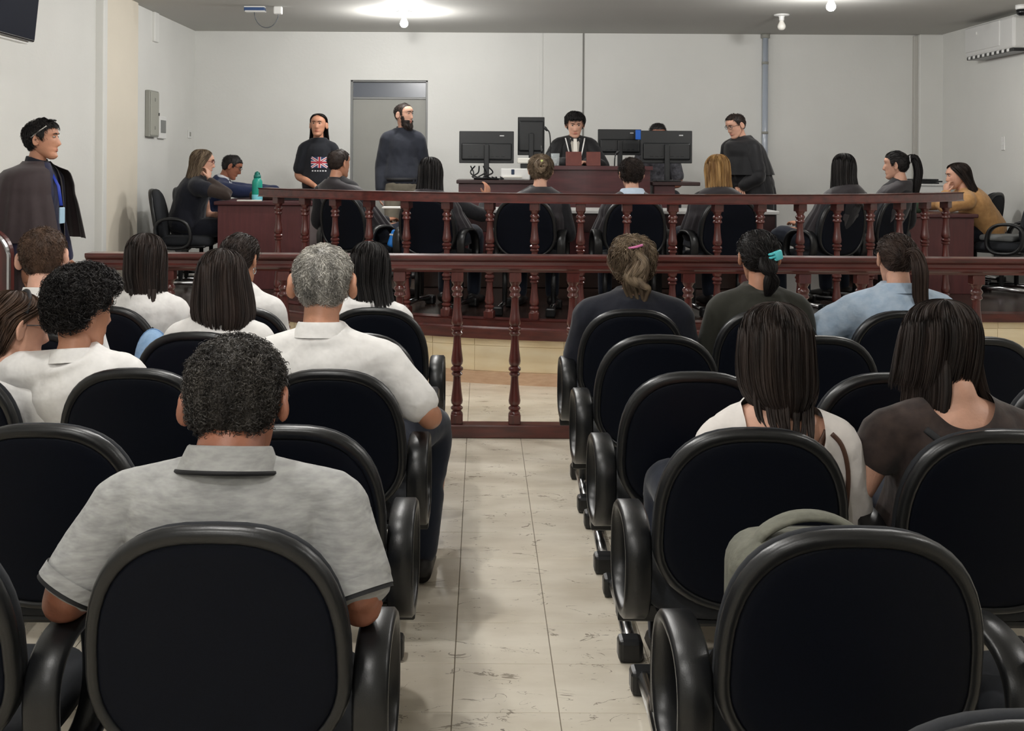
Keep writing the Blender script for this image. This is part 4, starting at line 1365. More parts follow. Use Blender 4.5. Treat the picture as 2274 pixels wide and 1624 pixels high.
# grey haired man
h = hd(718, 543, 3.60, 1.05, .012)
P = person('grey-haired man with prominent ears in white polo, aisle seat on the left', (-.47, 3.67, 0), 0, h, (0, 3, 0), .56, sw=.195, girth=1.08, sk='tan', hs=1.05, ear_s=1.22,
           arms={1: ((.305, -.09, .715), (.25, .17, .69)), -1: 'lap'}, shirt=WHITE, fit=.018, trousers=NAVYT, voxel=.009, neck=.058,
           knees={1: ((.30, .40, .57), (.26, .40, .08)), -1: ((-.14, .44, .56), (-.14, .42, .08))})
collar(P, WHITE, .036, .072, .020)
H = Hair(); hair_short(H, P.Mh, P.hs, .011, 7000, .020, .0009, .002, 60, seed=12, curl=.25); H.build('hair', H_GREY, P.root)

# boy with curly dark hair, arm around the girl
h = hd(182, 594, 3.60, 1.02, .03)
P = person('curly dark-haired boy in white shirt with his arm around the girl', (-1.20, 3.67, 0), 0, h, (-38, 8, 4), .56, sw=.172, girth=.95, sk='tan', hs=1.02,
           arms={-1: ((-.42, -.06, .84), (-.62, .06, .90)), 1: 'lap'}, shirt=WHITE, sleeve='elbow', fit=.022, trousers=DENIMD, voxel=.009, neck=.05, drop=.055)
collar(P, WHITE, .032, .064, .018)
H = Hair(); hair_short(H, P.Mh, P.hs, .030, 7000, .036, .0010, .006, 48, seed=13, loop=.009, top=.35,
                       line=[(-.11, -.058), (-.06, -.052), (-.03, -.035), (-.012, .0), (.0, .03), (.02, .01), (.034, .05), (.05, .062), (.12, .07)]); H.build('hair', H_BLACK, P.root)

# girl leaning on the boy
h = hd(36, 642, 3.62, 1.0, .02)
P = person('brown-haired girl with glasses leaning beside the curly-haired boy', (-1.62, 3.68, 0), -.2, h, (-38, 12, -6), .55, sw=.15, girth=.9, sk='light', hs=1.0, shirt=WHITE, trousers=DENIMD, voxel=.011)
H = Hair(); hair_long(H, P.Mh, [(.128, 0, -.02, .004, .004, PI), (.122, 0, -.018, .034, .040, PI), (.105, 0, -.014, .060, .070, 2.9), (.075, 0, -.010, .079, .092, 2.4), (.035, 0, -.012, .084, .098, 1.75), (-.01, 0, -.016, .082, .094, 1.55), (-.06, 0, -.028, .070, .078, 1.5), (-.10, 0, -.045, .045, .055, 1.6)], 700, .0016, seed=14)
tail(H, [P.Mh @ Vector((0, -.10, -.05)), P.Mh @ Vector((0, -.13, -.10)), P.Mh @ Vector((-.01, -.11, -.17))], [.03, .03, .012], 60)
H.build('hair', H_BROWN, P.root); glasses(P, mat('grey_frame', (90, 90, 92), .3))
MB().tube([P.Mh @ (Vector((.088 * math.cos(a), -.01 + .02 * math.sin(a), .012 + .118 * math.sin(a)))) for a in np.linspace(.35, PI - .35, 18)], .008, 8).build('hair_band', LTRIM, P.root, True)

# short haired man row 2
h = hd(98, 506, 4.35, 1.02, .006)
P = person('man with cropped brown hair and white collar in front of the guard', (-1.68, 4.40, 0), 0, h, (4, 6, -5), .56, sw=.18, sk='pink', hs=1.05, shirt=WHITE, trousers=NAVYT, voxel=.011)
collar(P, WHITE, .04, .066, .012)
H = Hair(); hair_short(H, P.Mh, P.hs, .006, 3600, .012, .0010, .001, 60, seed=15, curl=.2); H.build('hair', H_BROWN, P.root)

# woman, long straight dark hair, row 1
h = hd(325, 519, 5.06, .97)
P = person('woman with long straight dark hair falling in strands over white tee', (-1.50, 5.13, 0), 0, h, (0, 4, 3), .56, sw=.158, sk='light', hs=.96, ears=False, shirt=WHITE, trousers=NAVYT, voxel=.012)
H = Hair(); hair_long(H, P.Mf, rings_long(.22, 1.0, .03, 2.0, .02, .085, .07), 700, .0018, seed=16)
for k in range(6):
    tail(H, [P.Mf @ Vector((-.035 + .02 * k, -.10, -.12)), P.Mf @ Vector((-.01 + .015 * k, -.125, -.25)), P.Mf @ Vector((.015 + .013 * k, -.14, -.36 - .02 * (k % 3)))], [.012, .008, .002], 14, .0022, seed=60 + k)
H.build('hair', H_DARK, P.root)

# woman with smooth bob row 2
h = hd(494, 552, 4.35, .98)
P = person('woman with smooth shoulder-length dark hair in white shirt, second row', (-1.02, 4.40, 0), 0, h, (0, 6, 4), .55, sw=.165, sk='light', hs=.97, ears=False, shirt=WHITE, trousers=NAVYT, voxel=.011)
H = Hair(); hair_long(H, P.Mf, [(.128, 0, -.02, .004, .004, PI), (.122, 0, -.018, .034, .040, PI), (.105, 0, -.014, .062, .072, 2.9), (.075, 0, -.010, .083, .096, 2.4), (.035, 0, -.006, .096, .110, 2.1), (-.02, .002, -.006, .108, .116, 1.95), (-.08, .006, -.012, .118, .118, 1.9), (-.13, .010, -.02, .120, .115, 1.85), (-.17, .014, -.03, .108, .105, 1.8), (-.205, .02, -.04, .082, .088, 1.7), (-.235, .024, -.045, .045, .06, 1.6)], 900, .0018, seed=17, endvar=.05, ext=.01)
H.build('hair', H_DARK, P.root)
# woman with tied hair and silver clip row 1
h = hd(534, 519, 5.07, .96)
P = person('woman with tied dark hair, silver clip and earring in white tee', (-1.05, 5.13, 0), 0, h, (-18, 6, 0), .56, sw=.162, sk='tan', hs=.96, shirt=WHITE, trousers=NAVYT, voxel=.012)
H = Hair(); hair_short(H, P.Mh, P.hs, .014, 3000, .05, .0011, .0015, 30, seed=18, curl=.02, to=(0, -.125, -.03))
H.add(*(lambda a: (a[0], [q for q in a[1] if len(q) == 4]))(ell(P.Mh @ Vector((0, -.10, -.035)), .035, .03, .03)))
tail(H, [P.Mh @ Vector((0, -.10, -.03)), P.Mh @ Vector((-.01, -.135, -.08)), P.Mh @ Vector((-.02, -.12, -.18))], [.03, .03, .012], 160, .0013)
H.build('hair', H_DARK, P.root)
MB().tube([P.Mh @ Vector(q) for q in ((.0, -.112, .035), (.014, -.117, .0), (.022, -.118, -.045), (.014, -.121, -.02), (.0, -.116, .03))], .004, 6).build('hair_clip', CHROME, P.root, True)
MB().tube([P.Mh @ (Vector((.084 + .003 * math.cos(a), -.012 + .008 * math.cos(a), -.046 + .014 * math.sin(a)))) for a in np.linspace(0, 2 * PI, 12, endpoint=False)], .0022, 6, closed=True).build('earring', CHROME, P.root, True)

# woman with long black hair row 1 aisle
h = hd(822, 537, 5.07, .97)
P = person('woman with long black hair over white blouse in front of the grey-haired man', (-.48, 5.13, 0), 0, h, (-10, 12, 6), .55, sw=.158, sk='light', hs=.97, ears=False, shirt=WHITE, trousers=NAVYT, voxel=.012)
H = Hair(); hair_long(H, P.Mf, rings_long(.27, 1.02, .05, 2.0, .05, .10, .08), 700, .0018, seed=19); H.build('hair', H_BLACK, P.root)

# ---------------------------------------------------------------- public, right block
h = hd(1405, 526, 5.07, .98, .015)
P = person('woman in black blouse with ash blond updo and pink clip', (.67, 5.15, 0), 0, h, (0, 8, 0), .56, sw=.200, girth=1.25, sk='light', hs=.98, shirt=BLACKN, sleeve='short', fit=.026, trousers=NAVYT, voxel=.012)
H = Hair(); hair_short(H, P.Mh, P.hs, .020, 4200, .06, .0012, .005, 40, seed=21, curl=.25, line=[(-.11, -.075), (-.05, -.07), (-.02, -.05), (.0, -.02), (.02, .0), (.05, .06), (.12, .075)])
for k in range(9):
    a = k * .7
    tail(H, [P.Mh @ Vector((.03 * math.sin(a), -.115, .05 - .01 * k)), P.Mh @ Vector((.045 * math.sin(a + 1.2), -.14, .0 - .012 * k)), P.Mh @ Vector((.05 * math.sin(a + 2.4), -.125, -.07 - .006 * k)), P.Mh @ Vector((.04 * math.sin(a + 3), -.10, -.13 - .006 * k))], [.014, .018, .016, .006], 80, .0012, seed=80 + k)
H.build('hair', H_ASH, P.root)
MB().tube([P.Mh @ Vector(q) for q in ((-.032, -.118, .066), (.0, -.128, .072), (.03, -.118, .082))], .006, 8).build('hair_clip', mat('pink_plastic', (214, 120, 170), .35), P.root, True)

h = hd(1684, 514, 5.07, .99, .01)
P = person('woman in dark olive top with black hair held by a turquoise claw clip', (1.265, 5.15, 0), 0, h, (0, 4, 0), .56, sw=.185, girth=1.15, sk='tan', hs=.99, shirt=OLIVE, fit=.022, trousers=NAVYT, voxel=.012)
H = Hair(); hair_short(H, P.Mh, P.hs, .017, 3400, .05, .0012, .002, 40, seed=22, curl=.02, to=(.02, -.125, .0))
for k in range(6):
    tail(H, [P.Mh @ Vector((.02 - .006 * k, -.115, .0)), P.Mh @ Vector((.03 - .008 * k, -.145, -.04)), P.Mh @ Vector((.005 + .008 * k, -.14, -.10)), P.Mh @ Vector((.0 + .004 * k, -.12, -.165))], [.016, .022, .018, .005], 80, .0012, seed=90 + k)
H.build('hair', H_BLACK, P.root)
CLIPM = mat('turquoise_plastic', (92, 206, 214), .3)
Mc = P.Mh @ Matrix.Translation((.048, -.118, .012)) @ Matrix.Rotation(.55, 4, 'Z') @ Matrix.Rotation(-.25, 4, 'Y')
mb = MB().bbox(-.012, .036, -.014, .006, -.022, .022, b=.007, M=Mc)
for k in range(3): mb.bbox(-.040, -.008, -.012, .004, -.020 + k * .0155, -.010 + k * .0155, b=.003, M=Mc)
mb.build('claw_clip', CLIPM, P.root, True)

h = hd(1990, 519, 5.09, .98, .01)
P = person('woman in light denim jacket with a long brown ponytail', (1.88, 5.16, 0), 0, h, (0, 8, 2), .56, sw=.195, girth=1.12, sk='light', hs=.98,
           arms={-1: ((-.35, -.05, .745), (-.24, .22, .70)), 1: 'lap'}, shirt=DENIM, sleeve='long', fit=.030, trousers=NAVYT, voxel=.011)
collar(P, DENIM, .035, .074, .02)
H = Hair(); hair_short(H, P.Mh, P.hs, .011, 3200, .06, .0011, .001, 30, seed=23, curl=.0, to=(.02, -.125, .03))
tail(H, [P.Mh @ Vector((.02, -.105, .03)), P.Mh @ Vector((.035, -.15, .015)), P.Mh @ Vector((.045, -.165, -.06)), P.Mf @ Vector((.055, -.15, -.16)), P.Mf @ Vector((.085, -.145, -.29))], [.022, .028, .034, .032, .010], 420, .0012, seed=24)
H.build('hair', hairm('deep_brown', (70, 55, 48), (40, 30, 27)), P.root)
N = P.N
strap_on(P, P.shirt, [(N.x + x, N.z + z) for x, z in ((-.14, -.30), (-.05, -.20), (.04, -.12), (.09, -.06))], .012, BAND, 'bag_strap')

# woman in white low-backed blouse
h = hd(1722, 667, 2.88, 1.02, .012)
def vcut(c, p):
    N = p.N
    return c.y < N.y + .02 and (c.z > N.z - .22) and abs(c.x - N.x) < .012 + .62 * max(0, (c.z - (N.z - .22))) and c.z > N.z - .22 and abs(c.x - N.x) < .10
P = person('woman with loose dark hair in low-backed white blouse', (.70, 2.96, 0), 0, h, (0, 10, 0), .56, sw=.158, girth=.95, sk='light', hs=1.02, ears=False, shirt=WHITE2, sleeve='short', fit=.014, cut=vcut, trousers=NAVYT, voxel=.0075, torso_skin=.985, neck=.047)
H = Hair(); hair_long(H, P.Mf, [(.128, 0, -.02, .004, .004, PI), (.122, 0, -.018, .034, .040, PI), (.105, 0, -.014, .062, .072, 2.9), (.075, 0, -.010, .081, .096, 2.45), (.035, 0, -.008, .091, .108, 2.2), (-.02, 0, -.008, .096, .112, 2.1), (-.07, .002, -.012, .098, .108, 2.0), (-.105, .004, -.022, .092, .098, 1.9), (-.13, .006, -.030, .080, .086, 1.7), (-.15, .008, -.038, .060, .068, 1.6)], 1700, .0013, seed=31, ext=.10, endvar=.10, clump=.05)
rg = np.random.default_rng(5)
for k in range(34):
    a = rg.uniform(-1, 1)
    x1 = .075 * a; tgt = rg.uniform(-.03, .05)
    tail(H, [P.Mf @ Vector((x1, -.10 + .03 * abs(a), -.06)), P.Mf @ Vector((x1 * .95, -.125 + .03 * abs(a), -.15)), P.Mf @ Vector((x1 * .7 + tgt * .3, -.13, -.21)), P.Mf @ Vector((tgt + x1 * .3, -.125, -.26 - .05 * rg.uniform()))], [.006, .0045, .003, .001], 9, .0009, seed=130 + k)
H.build('hair', H_DARK, P.root)
N = P.N
strap_on(P, P.body, [(N.x + x, N.z + z) for x, z in ((.0, -.20), (.05, -.13), (.09, -.075), (.105, -.05))], .007, BAND, 'blouse_strap', lift=.010)
strap_on(P, P.shirt, [(N.x + x, N.z + z) for x, z in ((.115, -.055), (.14, -.085), (.158, -.15), (.162, -.24), (.16, -.34))], .006, BAND, 'bag_strap')

# woman in brown tee, leaning
h = hd(2086, 659, 2.92, 1.03, .012)
def ncut(c, p):
    N = p.N
    return Vector((c.x - N.x, (c.y - N.y) * .8, c.z - N.z + .01)).length < .088
P = person('woman in brown heather tee with long hair parted over her bowed neck', (1.27, 2.97, 0), 0, h, (6, 24, -10), .56, sw=.185, girth=1.05, sk='light', hs=1.03, ears=False,
           arms={-1: ((-.305, -.10, .68), (-.285, .17, .69)), 1: 'lap'}, shirt=BRTEE, sleeve='cap', fit=.018, cut=ncut, trousers=NAVYT, voxel=.008, torso_skin=.98, neck=.05)
H = Hair(); hair_long(H, P.Mf, [(.128, 0, -.03, .004, .004, PI), (.122, 0, -.028, .034, .040, PI), (.105, 0, -.022, .062, .074, 2.9), (.075, 0, -.016, .083, .098, 2.5), (.035, 0, -.010, .095, .108, 2.25), (-.02, -.004, -.004, .102, .108, 2.1), (-.07, -.010, .0, .106, .104, 2.0), (-.10, -.014, .004, .107, .10, 2.0)], 1300, .0013, seed=33, ext=.08, endvar=.1)
for k in range(34):
    s = -1 if k < 22 else 1
    a = rg.uniform(0, 1)
    y0 = -.10 + .10 * a if s < 0 else -.055 + .08 * a
    x0 = (-.035 - .07 * a) if s < 0 else (.075 + .025 * a)
    if s < 0:
        pts = [(x0, y0, -.02), (x0 - .004, y0 - .012, -.10), (x0 - .010, y0 - .005, -.19), (x0 + .01, y0 + .02, -.27 - .03 * rg.uniform())]
    else:
        pts = [(x0, y0, -.02), (x0 + .012, y0 - .004, -.09), (x0 + .038, y0 - .005, -.155), (x0 + .075, y0 + .01, -.20 - .02 * rg.uniform())]
    tail(H, [P.Mf @ Vector(q) for q in pts], [.012, .013, .010, .003], 46, .0010, seed=170 + k)
H.build('hair', H_DARK, P.root)
N = P.N
strap_on(P, P.shirt, [(N.x + x, N.z + z) for x, z in ((-.105, -.06), (-.06, -.10), (.0, -.16), (.08, -.26))], .009, LTRIM, 'bag_strap')
MB().tube([(-.30 + .03 * math.cos(a) * .9, .33, .66 + .03 * math.sin(a)) for a in np.linspace(0, 2 * PI, 14, endpoint=False)], .004, 6, closed=True).build('bracelet', CHROME, P.root, True)

# ---------------------------------------------------------------- jurors in robes on the platform
def juror(k, u, vtop, label, rot, hair_fn, hm, sk='light', hs=1.0, sw=.175, robe=ROBE, fwd=.29, dd=-.03, arms='lap', under=None, roots=0.0, shirtm=BLACKC):
    x, y, rz = JPOS[k]
    fx, fy = -math.sin(rz), math.cos(rz)
    loc = (x + fx * (fwd + .02), y + fy * (fwd + .02), DZ)
    d = loc[1] + dd
    P = person(label, loc, rz, hd(u, vtop, d, hs), rot, .57, sw=sw, sk=sk, hs=hs, shirt=shirtm, sleeve='long', fit=.012, trousers=NAVYT, voxel=.014, arms=arms, face=False, ears=k in (0, 2, 3, 6), group='jurors in dark robes')
    cape(P, robe, .62, sw, sw + .12, .20, seed=k, back=.142)
    H = Hair(); hair_fn(H, P); H.build('hair', hm, P.root)
    return P
P = juror(0, 753, 330, 'robed man with receding short hair, juror farthest toward the door', (-8, 4, 0), lambda H, P: hair_short(H, P.Mh, P.hs, .007, 1200, .014, .0014, .001, 50, seed=41, line=[(-.11, -.06), (-.05, -.05), (-.012, -.01), (.0, .02), (.03, .03), (.045, .075), (.08, .10), (.12, .11)]), H_DARK, 'tan', 1.0, .19)
collar(P, ROBE, .03, .064, .01)
P = juror(1, 957, 349, 'robed woman with long smooth black hair beneath the bearded man', (4, 6, 0), lambda H, P: hair_long(H, P.Mf, rings_long(.30, 1.03, .05, 2.0, 0, .13, .09), 600, .0018, seed=42), H_BLACK, 'tan', .98,
          arms={-1: 'lap', 1: ((.30, .16, .74), (.245, .38, .86)), ('hand', 1): (Vector((0, .25, 1)), Vector((-1, .3, 0)), .5)})
def bun(H, P):
    hair_short(H, P.Mh, P.hs, .014, 2200, .05, .0012, .003, 40, seed=43, curl=.2)
    for k in range(7):
        a = k * .9
        tail(H, [P.Mh @ Vector((.045 * math.cos(a), -.11, .03 + .045 * math.sin(a))), P.Mh @ Vector((.03 * math.cos(a + 1), -.135, .03 + .03 * math.sin(a + 1))), P.Mh @ Vector((.03 * math.cos(a + 2.2), -.13, .0 + .03 * math.sin(a + 2.2)))], [.014, .018, .010], 24, .0022, seed=200 + k)
P = juror(2, 1201, 344, 'robed woman with pinned-up light brown hair and green clip', (8, 6, 0), bun, H_ASH, 'light', .98)
vs, fs = ell(P.Mh @ Vector((.006, -.142, .06)), .014, .008, .012); MB().add(vs, fs).build('hair_clip', mat('lime_clip', (190, 206, 120), .3), P.root, True)
P = juror(3, 1402, 352, 'robed juror with tousled short hair and pale blue collar', (0, 8, 0), lambda H, P: hair_short(H, P.Mh, P.hs, .018, 3000, .03, .0012, .004, 45, seed=44, curl=.3), H_DARK, 'light', .99, .175)
collar(P, BLUES, .05, .082, .035, base=-.04)
P = juror(4, 1592, 343, 'robed woman with straight blond hair beside the standing robed man', (10, 4, 0), lambda H, P: hair_long(H, P.Mf, rings_long(.24, 1.05, .03, 2.0, 0, .12, .09), 700, .0016, seed=45), H_BLOND, 'light', .98)
P = juror(5, 1875, 341, 'robed woman with long black hair and glasses turned to her neighbour', (-58, 6, 0), lambda H, P: hair_long(H, P.Mf, rings_long(.28, 1.0, .03, 2.0, .02, .12, .09), 600, .0018, seed=46), H_BLACK, 'tan', .98, fwd=.2)
glasses(P, LTRIM)
def pony(H, P):
    hair_short(H, P.Mh, P.hs, .012, 2400, .05, .0012, .0015, 30, seed=47, to=(0, -.125, .05))
    tail(H, [P.Mh @ Vector((0, -.10, .05)), P.Mh @ Vector((.0, -.15, .05)), P.Mf @ Vector((.0, -.175, -.04)), P.Mf @ Vector((.0, -.165, -.16)), P.Mf @ Vector((.0, -.15, -.30))], [.03, .034, .036, .032, .012], 260, .0016, seed=48)
P = juror(6, 1990, 335, 'robed woman with high ponytail facing the juror with glasses', (22, 4, 0), pony, H_BLACK, 'light', .99, fwd=.2)
MB().tube([P.Mh @ Vector((.03 * math.cos(a), -.118, .05 + .03 * math.sin(a))) for a in np.linspace(0, 2 * PI, 14, endpoint=False)], .006, 6, closed=True).build('hair_tie', LABELM, P.root, True)

# ---------------------------------------------------------------- guard by the left wall
h = hd(94, 264, 6.85, 1.02, .016)
P = person('guard in dark brown shoulder cape standing by the left wall, sunglasses on head', (h.x - .06, 6.87, 0), -1.72, h, (14, 0, 0), .95, stand=True, sw=.19, girth=1.2, sk='tan', hs=1.03, shirt=cloth('navy_uniform', (38, 40, 66), bump=.3), sleeve='long', trousers=BLACKN, voxel=.011, face=True, arms='down')
cape(P, cloth('brown_cape', (58, 48, 50), rough=.7, bump=.25, bscale=6), 1.04, .225, .33, .29, folds=13, amp=.035, hd0=.20, seed=51, name='cape', open_front=.62)
cape(P, MATS['cloth_brown_cape'],   .12, .17, .27, .23, folds=11, amp=.04, seed=52, name='gown', open_front=.6)
collar(P, BLACKN, .045, .066, .012)
H = Hair(); hair_short(H, P.Mh, P.hs, .013, 2200, .024, .0014, .002, 45, seed=53, curl=.1, top=.35); H.build('hair', H_BLACK, P.root)
g = MB()
g.tube(smoothpath([P.Mh @ (Vector(q) * P.hs) for q in ((.087, .05, .085), (.089, .01, .055), (.086, -.04, .015))], 4), .0035, 6)
g.tube(smoothpath([P.Mh @ (Vector(q) * P.hs) for q in ((-.087, .05, .085), (-.089, .01, .055), (-.086, -.04, .015))], 4), .0035, 6)
gl = MB()
for s in (-1, 1):
    vs, fs = ell((0, 0, 0), .030, .016, .007); gl.add([P.Mh @ (Vector((s * .034, .058, .122)) * P.hs) + P.R @ v for v in vs], fs)
gl.build('lenses', MONG, P.root, True)
g.build('sunglasses', mat('pale_frame', (200, 196, 190), .25), P.root, True)
N = P.N
MB().tube([N + Vector(q) for q in ((-.05, .05, -.02), (-.02, .135, -.14), (.0, .165, -.26))], [(.012, .003)] * 3, 8).build('lanyard', mat('blue_lanyard', (30, 60, 170), .6), P.root, True)
MB().bbox(N.x - .03, N.x + .03, N.y + .165, N.y + .175, N.z - .37, N.z - .27, b=.004).build('badge', mat('pale_badge', (168, 200, 222), .4), P.root)

# ---------------------------------------------------------------- left desk: woman in black and man in blue suit
h = hd(452, 331, 10.25, .98, .016)
loc = (h.x - .17, 10.3, DZ)
def loc2(P, w): return Matrix.Rotation(-P[1], 3, 'Z') @ (Vector(w) - Vector(P[0]))
rz = -PI / 2 + .12
L = lambda w: tuple(loc2((loc, rz), w))
cheek = h + Vector((.06, -.085, -.07))
P = person('woman in black with long light brown hair and glasses, resting cheek on hand', loc, rz, h, (4, 8, 0), .54, sw=.18, girth=1.2, sk='light', hs=.98, face=True, ears=False,
           arms={1: (L((-2.30, 10.02, LDZ + .055)), L(cheek + Vector((.02, -.02, -.09)))), ('hand', 1): (Matrix.Rotation(-rz, 3, 'Z') @ Vector((-.15, .25, 1)), Matrix.Rotation(-rz, 3, 'Z') @ Vector((-1, .3, 0)), .8), -1: 'lap'},
           shirt=BLACKN, sleeve='cap', fit=.03, trousers=BLACKN, voxel=.013)
mb = MB(); S, e, w = P.A[1]; limb(mb, [S, S.lerp(e, .5), e, e.lerp(w, .5), w.lerp(e, .06)], [.056, .052, .046, .042, .033], .006, 6)
me = remesh(mb, .013, 3, 'sheer_sleeve'); me.materials.clear(); me.materials.append(SHEER); newobj('sheer_sleeve', me, None, P.root, True)
H = Hair(); hair_long(H, P.Mf, [(.128, 0, -.02, .004, .004, PI), (.122, 0, -.018, .034, .040, PI), (.105, 0, -.014, .062, .072, 2.9), (.075, 0, -.010, .083, .100, 2.5), (.035, 0, -.014, .090, .104, 2.15), (-.02, 0, -.022, .094, .102, 1.85), (-.08, 0, -.035, .098, .10, 1.7), (-.15, 0, -.06, .105, .095, 1.7), (-.22, 0, -.10, .10, .08, 1.7), (-.27, 0, -.13, .07, .05, 1.7)], 800, .0017, seed=61, wave=1.0); H.build('hair', H_ASH, P.root)
glasses(P, mat('red_frame', (120, 30, 28), .3))

h = hd(514, 343, 10.9, 1.0, .008)
loc = (h.x - .30, 10.95, DZ); rz = -PI / 2 + .05
L = lambda w: tuple(loc2((loc, rz), w))
P = person('man in blue suit with glasses reading at the left desk', loc, rz, h, (8, 26, 0), .50, sw=.185, sk='brown', hs=1.0, face=True,
           arms={1: (L((-2.35, 10.68, LDZ + .07)), L((-2.06, 10.72, LDZ + .07))), -1: (L((-2.35, 11.2, LDZ + .07)), L((-2.06, 11.1, LDZ + .07)))}, shirt=SUIT, sleeve='long', fit=.02, trousers=SUIT, voxel=.013)
collar(P, cloth('white_shirt_collar', (220, 222, 228), bump=.1), .045, .062, .012)
N = P.N
MB().add([N + Vector(q) for q in ((-.05, .07, -.02), (.05, .07, -.02), (.012, .175, -.28), (-.012, .175, -.28), (-.05, .05, -.03), (.05, .05, -.03), (.012, .155, -.29), (-.012, .155, -.29))], [(0, 1, 2, 3), (4, 7, 6, 5), (0, 3, 7, 4), (1, 5, 6, 2), (0, 4, 5, 1), (3, 2, 6, 7)]).build('shirt_front', MATS['cloth_white_shirt_collar'], P.root)
H = Hair(); hair_short(H, P.Mh, P.hs, .008, 1000, .014, .0015, .001, 50, seed=62); H.build('hair', H_BLACK, P.root)
glasses(P, LTRIM)

# ---------------------------------------------------------------- woman in mustard at the right desk
h = hd(2126, 361, 10.2, .98, .014)
loc = (4.74, 10.3, DZ); rz = PI / 2 - .1
L = lambda w: tuple(loc2((loc, rz), w))
P = person('woman in mustard jacket leaning on the right desk with her hand to her mouth', loc, rz, h, (0, 12, 0), .54, sw=.18, girth=1.12, sk='light', hs=.98, face=True, ears=False,
           arms={-1: (L((4.20, 10.02, RDZ + .07)), L(h + Vector((-.13, -.07, -.17)))), ('hand', -1): (Matrix.Rotation(-rz, 3, 'Z') @ Vector((.05, .12, 1)), Matrix.Rotation(-rz, 3, 'Z') @ Vector((1, .3, 0)), .9), 1: (L((4.22, 10.55, RDZ + .07)), L((4.02, 10.35, RDZ + .09)))},
           shirt=MUST, sleeve='long', fit=.026, trousers=BLACKN, voxel=.012)
H = Hair(); hair_long(H, P.Mf, [(.128, 0, -.02, .004, .004, PI), (.122, 0, -.018, .034, .040, PI), (.105, 0, -.012, .062, .074, 2.95), (.075, 0, -.008, .083, .100, 2.5), (.035, 0, -.012, .090, .106, 2.1), (-.02, 0, -.025, .094, .106, 1.8), (-.08, 0, -.05, .098, .104, 1.6), (-.14, 0, -.085, .10, .10, 1.6), (-.19, 0, -.13, .09, .08, 1.6), (-.215, 0, -.16, .06, .05, 1.6)], 800, .0017, seed=63, wave=.5); H.build('hair', H_DARK, P.root)

# ---------------------------------------------------------------- standing woman and bearded man at the back
h = hd(707, 252, 11.2, .98, .012)
P = person('standing woman in black tee printed with a union flag, hands clasped', (h.x + .03, 11.2, DZ), PI + .12, h, (-10, -2, 0), .88, stand=True, sw=.150, girth=1.0, sk='tan', hs=.98, face=True, arms='clasp', shirt=cloth('black_tee', (26, 28, 34), bump=.3), sleeve='short', fit=.016, trousers=BLACKN, voxel=.011)
H = Hair(); hair_long(H, P.Mf, [(.126, 0, -.02, .004, .004, PI), (.120, 0, -.018, .034, .040, PI), (.105, 0, -.016, .060, .068, 2.7), (.075, 0, -.018, .080, .090, 2.0), (.035, 0, -.026, .086, .09, 1.7), (-.02, 0, -.034, .088, .085, 1.62), (-.08, 0, -.04, .090, .08, 1.6), (-.15, 0, -.05, .10, .07, 1.6), (-.22, 0, -.06, .11, .06, 1.6)], 500, .0016, seed=64); H.build('hair', H_BLACK, P.root)
# flag print on the chest
N = P.N
PW, PR, PB = mat('print_white', (220, 220, 224), .7), mat('print_red', (176, 40, 56), .7), mat('print_blue', (40, 50, 96), .7)
zc, xc = -.235, -.015
def bar(a, b, w, m, y):
    a, b = Vector(a), Vector(b); d = (b - a).normalized(); n = Vector((-d.y, d.x)) * w
    surf_patch(P.shirt, [(N.x + xc + q.x, N.z + zc + q.y) for q in (a + n, a - n, b - n, b + n)], m, y - .002, 'flag_print', P.root)
bar((-.085, 0), (.085, 0), .055, PB, .004)
bar((-.08, .05), (.08, -.05), .012, PW, .006); bar((-.08, -.05), (.08, .05), .012, PW, .0065)
bar((-.085, 0), (.085, 0), .016, PW, .007); bar((0, -.055), (0, .055), .016, PW, .0072)
bar((-.08, .05), (.08, -.05), .004, PR, .0074); bar((-.08, -.05), (.08, .05), .004, PR, .0076)
bar((-.085, 0), (.085, 0), .009, PR, .008); bar((0, -.055), (0, .055), .009, PR, .0082)
for k in range(6):
    bar((-.07 + .026 * k, -.085), (-.055 + .026 * k, -.085), .006, PW, .004)
MB().tube([P.A[-1][2] + Vector((.03 * math.cos(a), -.02, .03 * math.sin(a))) for a in np.linspace(0, 2 * PI, 14, endpoint=False)], .007, 6, closed=True).build('wrist_watch', LTRIM, P.root, True)

h = hd(897, 229, 11.1, 1.02, .006)
P = person('tall bearded man in charcoal sweater standing before the grey door', (h.x - .02, 11.1, DZ), PI + .1, h, (52, 2, 0), .93, stand=True, sw=.172, girth=1.0, sk='light', hs=1.02, face=True, arms='down', shirt=DARKT, sleeve='long', fit=.02, trousers=KHAKI, voxel=.011)
collar(P, DARKT, .035, .064, .012)
H = Hair(); hair_short(H, P.Mh, P.hs, .006, 1200, .012, .0013, .001, 50, seed=65, line=[(-.11, -.06), (-.05, -.05), (-.012, -.005), (.0, .025), (.014, -.02), (.028, -.03), (.036, .05), (.05, .088), (.08, .102), (.12, .108)])
H.build('hair', H_DARK, P.root)
